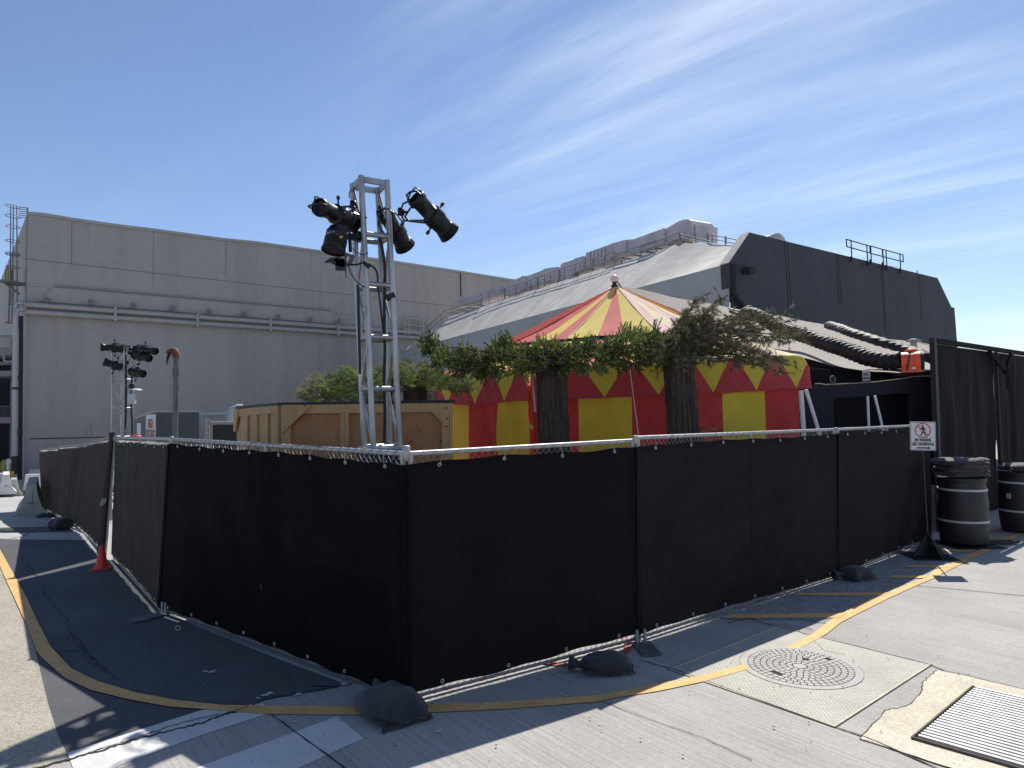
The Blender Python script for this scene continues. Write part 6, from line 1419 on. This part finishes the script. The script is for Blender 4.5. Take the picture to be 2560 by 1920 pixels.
for i,(x0,x1,y0,y1,lb) in enumerate(((-3,4,1155,1188,'olive drum leftmost by the stairwell'),(4.5,15,1150,1178,'taller olive yellow drum by the stairwell'))):
    d=30; a=AT((x0+x1)/2,y1,d); b=AT((x0+x1)/2,y0,d); mb=MB(); r_=(x1-x0)/2*d/1700; mb.lathe([(0,r_),(b.z-a.z,r_),(b.z-a.z,0)],Vector((a.x,a.y,a.z)),(0,0,1),16); mb.lathe([(-1,r_),(0,r_)],a,(0,0,1),16); tag(mb.build('drum',M['olive_drum'],loc=a),lb,'drum')
q=AT(20,1154,30); mb=MB(); mb.lathe([(-.02,.0),(-.02,.13),(.02,.13),(.02,0)],q,(0,-1,.1),16); mb.tube(q,q-Vector((0,0,1.8)),.06,n=8); tag(mb.build('round_marker',M['trailer'],loc=q),'pale blue round marker on a post by the stairwell','marker')
t=thing('crowd_barricade','grey steel crowd barricade behind the far barriers','barricade',AT(77,1180,38.0))
mb=MB(); za=AT(54,1161,38.0); zb2=AT(112,1161,38.2); lowz=1.05
mb.tube(za,zb2,.025,n=6).tube(za-Vector((0,0,lowz)),zb2-Vector((0,0,lowz)),.025,n=6)
for k in range(17): q=za.lerp(zb2,k/16); mb.tube(q,q-Vector((0,0,lowz)),.012,n=4)
mb.build('frame',M['galv'],t)
# ---------------- trees ----------------
def needles(orgs, dirs, L, w, name, m, parent, cluster_n):
    """thin triangles; orgs,dirs (N,3) numpy"""
    N_=len(orgs); r=RNG.normal(size=(N_,3)); side=np.cross(dirs,r); side/=np.linalg.norm(side,axis=1,keepdims=True)+1e-9
    tip=orgs+dirs*L[:,None]; a=orgs+side*w[:,None]/2; b=orgs-side*w[:,None]/2
    loc=np.array(parent['_o']); v=np.stack([a,b,tip],1).reshape(-1,3)-loc
    me=bpy.data.meshes.new(name); me.vertices.add(len(v)); me.vertices.foreach_set('co',v.astype(np.float32).ravel())
    me.loops.add(len(v)); me.loops.foreach_set('vertex_index',np.arange(len(v),dtype=np.int32)); me.polygons.add(N_); me.polygons.foreach_set('loop_start',np.arange(N_,dtype=np.int32)*3)
    mm=m if isinstance(m,(list,tuple)) else [m]
    for x in mm: me.materials.append(x)
    me.polygons.foreach_set('material_index',cluster_n.astype(np.int32)); me.update(calc_edges=True)
    o=bpy.data.objects.new(name,me); S.collection.objects.link(o); o.parent=parent; o['_o']=list(parent['_o']); return o
def unit(v): return v/(np.linalg.norm(v,axis=-1,keepdims=True)+1e-9)
def trunk(t,base,top,r0,r1,seed):
    rnd=random.Random(seed); ph=[rnd.uniform(0,6.28) for _ in range(8)]; base=Vector(base); top=Vector(top); d=(top-base)
    def fn(a,b):
        th=2*math.pi*a; r=r0+(r1-r0)*b
        k=abs(math.sin(9*th+ph[0]+1.1*math.sin(b*9+ph[1])+.5*math.sin(b*31+2*th)))**.6+.6*abs(math.sin(17*th+ph[2]+1.4*math.sin(b*14+ph[3])))
        r+=-.034+.033*k+.012*math.sin(3*th+ph[4]+b*2)+.004*math.sin(b*60+5*th)
        return base+d*b+Vector((math.cos(th)*r,math.sin(th)*r,0))
    mb=MB(); mb.grid(fn,150,60); mb.build('trunk',M['bark'],t)
def env(prof,x): return np.interp(x,[p[0] for p in prof],[p[1] for p in prof],left=np.nan,right=np.nan)

# tree 1: flat crown of stubby green fingers
T1=AT(1378,1080,8.6); t1=thing('conifer_tree','conifer with a wide flat crown of stubby bright green shoots, left thick trunk','tree',(T1.x,T1.y,0))
trunk(t1,(T1.x+.05,T1.y,0),(AT(1375,905,8.6).x,T1.y,AT(1375,880,8.6).z),.205,.175,4)
prof1=[(1062,852,868),(1075,836,880),(1095,850,905),(1120,862,925),(1150,860,948),(1180,862,952),(1215,860,955),(1245,845,958),(1270,838,955),(1290,850,945),(1330,850,948),(1375,846,940),(1420,846,938),(1460,850,940),(1500,845,935),(1540,832,935),(1570,815,930),(1600,808,930),(1635,815,915),(1662,850,905),(1672,870,895)]
def crown_pts(prof,d0,dd,n,edge=.0):
    xs_=RNG.uniform(prof[0][0],prof[-1][0],n); t_=np.interp(xs_,[p[0] for p in prof],[p[1] for p in prof]); b_=np.interp(xs_,[p[0] for p in prof],[p[2] for p in prof])
    v=RNG.beta(1.1,1.1,n); ys_=t_+(b_-t_)*v; ds=d0+RNG.uniform(-dd,dd,n)
    return np.array([tuple(AT(x,y,d)) for x,y,d in zip(xs_,ys_,ds)]),v,xs_
def shoots(t,P,v,xs_,cx,Lr,rad,nl,nw,per,mats,probs,up=.6,taper=True,namebase='foliage',bend=.5,twigm='twig',clump=2.2):
    N_=len(P); rad_dir=np.stack([np.sign(xs_-cx)*RNG.uniform(.1,.9,N_),RNG.normal(size=N_)*.6,np.zeros(N_)],1)
    dirs=unit(rad_dir+RNG.normal(size=(N_,3))*.45+np.stack([np.zeros(N_),np.zeros(N_),(0.62-v)*up*2.2+.1],1)); ln=RNG.uniform(*Lr,N_)
    bendv=RNG.normal(size=(N_,3))*bend*.3+np.array([0,0,.25*bend])
    O_=[];D_=[];M_=[];mb=MB()
    cl=np.sin(P[:,0]*clump*3+1.3)*np.cos(P[:,2]*clump*4+P[:,1]*2)+RNG.normal(size=N_)*.45
    for i in range(N_):
        n=int(per*ln[i]/.2); s=RNG.uniform(0,1,n); c=P[i]+dirs[i]*(ln[i]*s)[:,None]+bendv[i]*(ln[i]*s**2)[:,None]*.6
        tan=unit(dirs[i]+bendv[i]*s[:,None]*1.2); r=unit(np.cross(tan,RNG.normal(size=(n,3))))
        O_.append(c+r*rad*.15); D_.append(unit(r*.9+tan*.75)); k=0 if cl[i]<-.35 else (1 if cl[i]<.55 else 2)
        if len(mats)>3 and RNG.random()<probs: k=3
        M_.append(np.where(RNG.random(n)<.8,k,np.minimum(k+1,2)))
        a=[Vector(P[i]+dirs[i]*ln[i]*q+bendv[i]*ln[i]*q*q*.6) for q in (0,.5,1)]
        mb.poly(a,[.006,.005,.002],3)
    O_=np.concatenate(O_);D_=np.concatenate(D_);M_=np.concatenate(M_)
    needles(O_,D_,nl*RNG.uniform(.7,1.2,len(O_)),np.full(len(O_),nw),namebase,[M[x] for x in mats],t,M_)
    mb.build('twigs',M[twigm],t)['kind']='stuff'
prof1=[(a,b+24 if 1100<a<1640 else b+8,c-24 if 1100<a<1640 else c-6) for a,b,c in prof1]
prof1=[(x,float(np.interp(x,[p[0] for p in prof1],[p[1] for p in prof1]))-7+max(0,16-max(0,x-1120)*.12)+15*math.sin(x*.11)*math.sin(x*.047+1)+6*math.sin(x*.31),float(np.interp(x,[p[0] for p in prof1],[p[2] for p in prof1]))+6+15*math.sin(x*.083+2)*math.sin(x*.21)) for x in range(1062,1672,5)]
P,v,xs_=crown_pts(prof1,8.55,.45,3400)
keep=np.sin(P[:,0]*9+P[:,2]*6)*np.cos(P[:,2]*17-P[:,0]*5)+RNG.normal(size=len(P))*.5>-.85
P,v,xs_=P[keep],v[keep],xs_[keep]
shoots(t1,P,v,xs_,1375,(.05,.15),.02,.019,.0070,150,['needle_dark','needle_mid','needle_light'],0)
P,v,xs_=crown_pts(prof1,8.5,.45,230); P[:,2]+=np.where(v<.5,.0,-.0); v=np.where(v<.5,0.,.9)
shoots(t1,P,v,xs_,1375,(.10,.22),.02,.019,.0065,150,['needle_mid','needle_light','needle_light'],0,namebase='foliage',bend=.9,up=.9)
# long outward limbs that carry them
def limbs(t,c,ends,r0,m='twig',seed=1):
    rnd=random.Random(seed)
    for e in ends:
        e=Vector(e); a=Vector(c); pts=[a]
        for k in range(1,6): s=k/6; pts.append(a.lerp(e,s)+Vector((rnd.uniform(-.03,.03),rnd.uniform(-.05,.05),rnd.uniform(-.02,.05)+.05*math.sin(s*3))))
        pts.append(e); mb=MB(); mb.poly(pts,[r0*(1-.8*k/6) for k in range(7)],7); mb.build('branch',M[m],t)
tc1=AT(1375,905,8.6)
limbs(t1,tc1,[AT(1080,872,8.5),AT(1160,890,8.1),AT(1250,880,9.0),AT(1290,900,8.0),AT(1400,870,9.1),AT(1480,885,8.1),AT(1560,870,8.7),AT(1640,868,8.5),AT(1600,840,8.9)],.028)
mb=MB(); a=AT(1075,892,8.5)
limbs(t1,AT(1120,880,8.5),[AT(1051,893,8.5)],.012); limbs(t1,AT(1145,885,8.4),[AT(1152,863,8.4)],.008)

# tree 2: ragged pine, brownish
T2=AT(1703,1080,8.4); t2=thing('pine_tree','ragged brownish green pine with bare twigs, right thick trunk','tree',(T2.x,T2.y,0))
trunk(t2,(T2.x+.11,T2.y,0),(AT(1690,870,8.4).x,T2.y,AT(1690,855,8.4).z),.205,.165,9)
tc2=AT(1690,890,8.4)
w2=lambda x,y: (1600+x*.434,500+y*.434)
def tufts(t,C,D0,n_per,nl,nw,mats,mi_,spread=1.0,name='foliage'):
    O_=[];D_=[];M_=[]
    for i in range(len(C)):
        n=n_per; d=unit(D0[i]*.9/spread+RNG.normal(size=(n,3))); off=RNG.uniform(-.025,.02,n)
        O_.append(C[i]+D0[i]*off[:,None]); D_.append(d); M_.append(np.where(RNG.random(n)<.75,mi_[i],RNG.integers(0,len(mats),n)))
    O_=np.concatenate(O_);D_=np.concatenate(D_);M_=np.concatenate(M_)
    return needles(O_,D_,nl*RNG.uniform(.6,1.15,len(O_)),np.full(len(O_),nw),name,[M[x] for x in mats],t,M_)
ends2=[(350,560),(300,620),(470,570),(380,640),(560,670),(640,670),(740,665),(860,665),(900,690),(940,760),(930,800),(860,820),(900,960),(820,940),(860,1000),(760,960),(640,940),(560,960),(420,940),(300,940),(220,960),(140,970),(100,1020),(110,900),(200,860),(240,700),(260,800),(330,760),(480,800),(560,820),(700,820),(640,880),(500,890),(400,860),(740,900),(480,600),(420,700),(250,900),(160,820),(320,880),(520,740),(620,760),(700,740),(300,700),(390,920),(340,820),(420,800),(270,860),(200,930),(350,900),(450,860)]
Cs=[];Ds=[]; rnd=random.Random(5); TW=MB()
for (x,y) in ends2:
    px_,py_=w2(x,y); d=8.4+rnd.uniform(-.45,.45); e=AT(px_,py_,d); a=Vector(tc2)+Vector((0,0,rnd.uniform(-.05,.35)))
    pts=[a]
    for k in range(1,8): s=k/8; pts.append(a.lerp(e,s)+Vector((rnd.uniform(-.035,.035),rnd.uniform(-.05,.05),rnd.uniform(-.03,.03)+.06*math.sin(s*3.1))))
    pts.append(e); mb=MB(); mb.poly(pts,[.020*(1-.82*k/8) for k in range(9)],6); mb.build('branch',M['twig'],t2)
    dirb=(pts[-1]-pts[-3]).normalized()
    # side twigs near the end
    for j in range(27):
        s=rnd.uniform(.30,1.0) if x<650 else rnd.uniform(.5,1.0); i=min(int(s*8),7); p=pts[i].lerp(pts[i+1],s*8-i); tw=(dirb*.5+Vector((rnd.gauss(0,1),rnd.gauss(0,1),rnd.gauss(.1,.8)))*.8).normalized()*rnd.uniform(.04,.15)
        mb=MB(); mb.tube(p,p+tw,.004,.002,n=4)
        for q in (1.0,.72,.45) if rnd.random()<.7 else (1.0,): Cs.append(np.array(p+tw*q)); Ds.append(np.array(tw.normalized()))
        t_tw=mb
        TW.poly([p,p+tw*.6+Vector((0,0,.005)),p+tw],[.004,.003,.002],4,cap=False)
    Cs.append(np.array(e)); Ds.append(np.array(dirb))
TW.build('twigs',M['twig'],t2)['kind']='stuff'
Cs=np.array(Cs);Ds=np.array(Ds); mi2=np.array([ (3 if RNG.random()<.45 else int(RNG.integers(0,3))) for _ in range(len(Cs))])
tufts(t2,Cs,Ds,20,.060,.0052,['needle_dark','needle_mid','needle_dry','needle_brown'],mi2)

# tree 3: soft feathery conifer behind the crate
T3=AT(1040,1050,10.6); t3=thing('feathery_conifer','soft feathery pale green conifer behind the wooden crate and truss tower','tree',(T3.x,T3.y,0))
trunk(t3,(T3.x,T3.y,0),(AT(1040,960,10.6).x,T3.y,AT(1040,940,10.6).z),.19,.17,14)
f5=lambda x,y: (550+x*.2893,800+y*.2893)
p3=[(720,640,665),(760,590,680),(800,545,690),(860,495,695),(950,490,700),(1050,452,700),(1110,418,700),(1170,440,700),(1250,450,700),(1400,420,690),(1550,400,640),(1620,335,600),(1700,385,575),(1800,430,575),(1900,470,590),(2000,500,610),(2100,520,610),(2150,560,605)]
prof3=[(550+a*.2893,800+b*.2893,800+c*.2893) for a,b,c in p3]
P,v,xs_=crown_pts(prof3,10.4,.5,760)
N3=len(P); D3=unit(np.stack([np.where(xs_<1040,-1,1)*RNG.uniform(.3,1.2,N3),RNG.normal(size=N3)*.5,RNG.normal(size=N3)*.35+.35-v*.4],1))
Cs=np.concatenate([P,P+D3*.05,P+D3*.10]); Ds=np.concatenate([D3]*3)
k3=np.where(xs_<800,3,np.where(np.sin(P[:,0]*9)*np.cos(P[:,2]*14)+RNG.normal(size=N3)*.5>.2,2,RNG.integers(0,2,N3)))
tufts(t3,Cs,Ds,26,.075,.0055,['needle_mid','needle_soft','needle_light','needle_dry'],np.concatenate([k3]*3),spread=.7)
limbs(t3,AT(1040,960,10.5),[AT(775,985,10.4),AT(830,965,10.2),AT(900,950,10.7),AT(960,940,10.3),AT(1100,960,10.3),AT(1160,975,10.5),AT(1020,915,10.5)],.025,seed=3)
# dry brush beside trunk 3
tb=thing('dry_brush','small clump of dry pale brush right of the third trunk','brush',AT(1080,1000,10.4))
nb=60; C=np.array([tuple(AT(RNG.uniform(1068,1092),RNG.uniform(975,1003),10.3+RNG.uniform(-.1,.1))) for _ in range(nb)]); D=unit(RNG.normal(size=(nb,3))+np.array([0,0,.6]))
tufts(tb,C,D,16,.06,.003,['needle_dry','needle_brown','needle_soft','needle_mid'],RNG.integers(0,2,nb),name='stems')

# black battens strapped across the trees
tb=thing('black_batten','long thin black batten running behind the tree crowns in front of the tent','batten',AT(1400,850,8.9))
for a,b,h_ in (((1149,873),(1180,872),9),((1246,865),(1478,845),7),((1440,850),(1640,833),8),((1478,843),(1735,833),6),((1600,871),(1700,861),6),((1735,833),(1800,830),5)):
    p=AT(*a,8.95); q=AT(*b,8.95); mb=MB(); hh=h_*8.95/1700/2; mb.prism([p-Vector((0,0,hh)),q-Vector((0,0,hh)),q+Vector((0,0,hh)),p+Vector((0,0,hh))],(0,.03,0)); mb.build('bar',M['rubber'],tb)
# rose bush leaning over the fence
q=AT(1775,1110,7.6); tr_=thing('rose_bush','low rose bush with a few oval leaves showing above the fence beside the second trunk','bush',(q.x,q.y,0))
rnd=random.Random(3); lm=[MB(),MB()]; 
for k in range(9):
    e=AT(rnd.uniform(1750,1812),rnd.uniform(1050,1088),7.6+rnd.uniform(-.1,.1)); b=Vector((q.x+rnd.uniform(-.1,.1),q.y,.0)); pts=[b,b.lerp(e,.6)+Vector((rnd.uniform(-.08,.08),0,.05)),e]
    mb=MB(); mb.poly(pts,[.006,.004,.002],5); mb.build('stem',M['twig'],tr_)
    for j in range(8):
        p=pts[1].lerp(e,.35+.65*j/7)+Vector((rnd.uniform(-.025,.025),rnd.uniform(-.03,.03),rnd.uniform(-.02,.03)))
        a=Vector((rnd.gauss(0,1),rnd.gauss(0,1)*.6,rnd.gauss(0,.7))).normalized(); n_=a.cross(Vector((rnd.gauss(0,1),rnd.gauss(0,1),rnd.gauss(0,1)))).normalized(); s_=a.cross(n_); L_=.036
        lm[0 if rnd.random()<.65 else 1].add([p,p+a*L_*.35+s_*L_*.32,p+a*L_*.75+s_*L_*.26,p+a*L_,p+a*L_*.75-s_*L_*.26,p+a*L_*.35-s_*L_*.32],[(0,1,2,3,4,5)])
lm[0].build('leaves',M['leaf'],tr_); lm[1].build('leaves',M['leaf_light'],tr_)
# leaf litter and low shrubbery caught between screen and mesh at the right
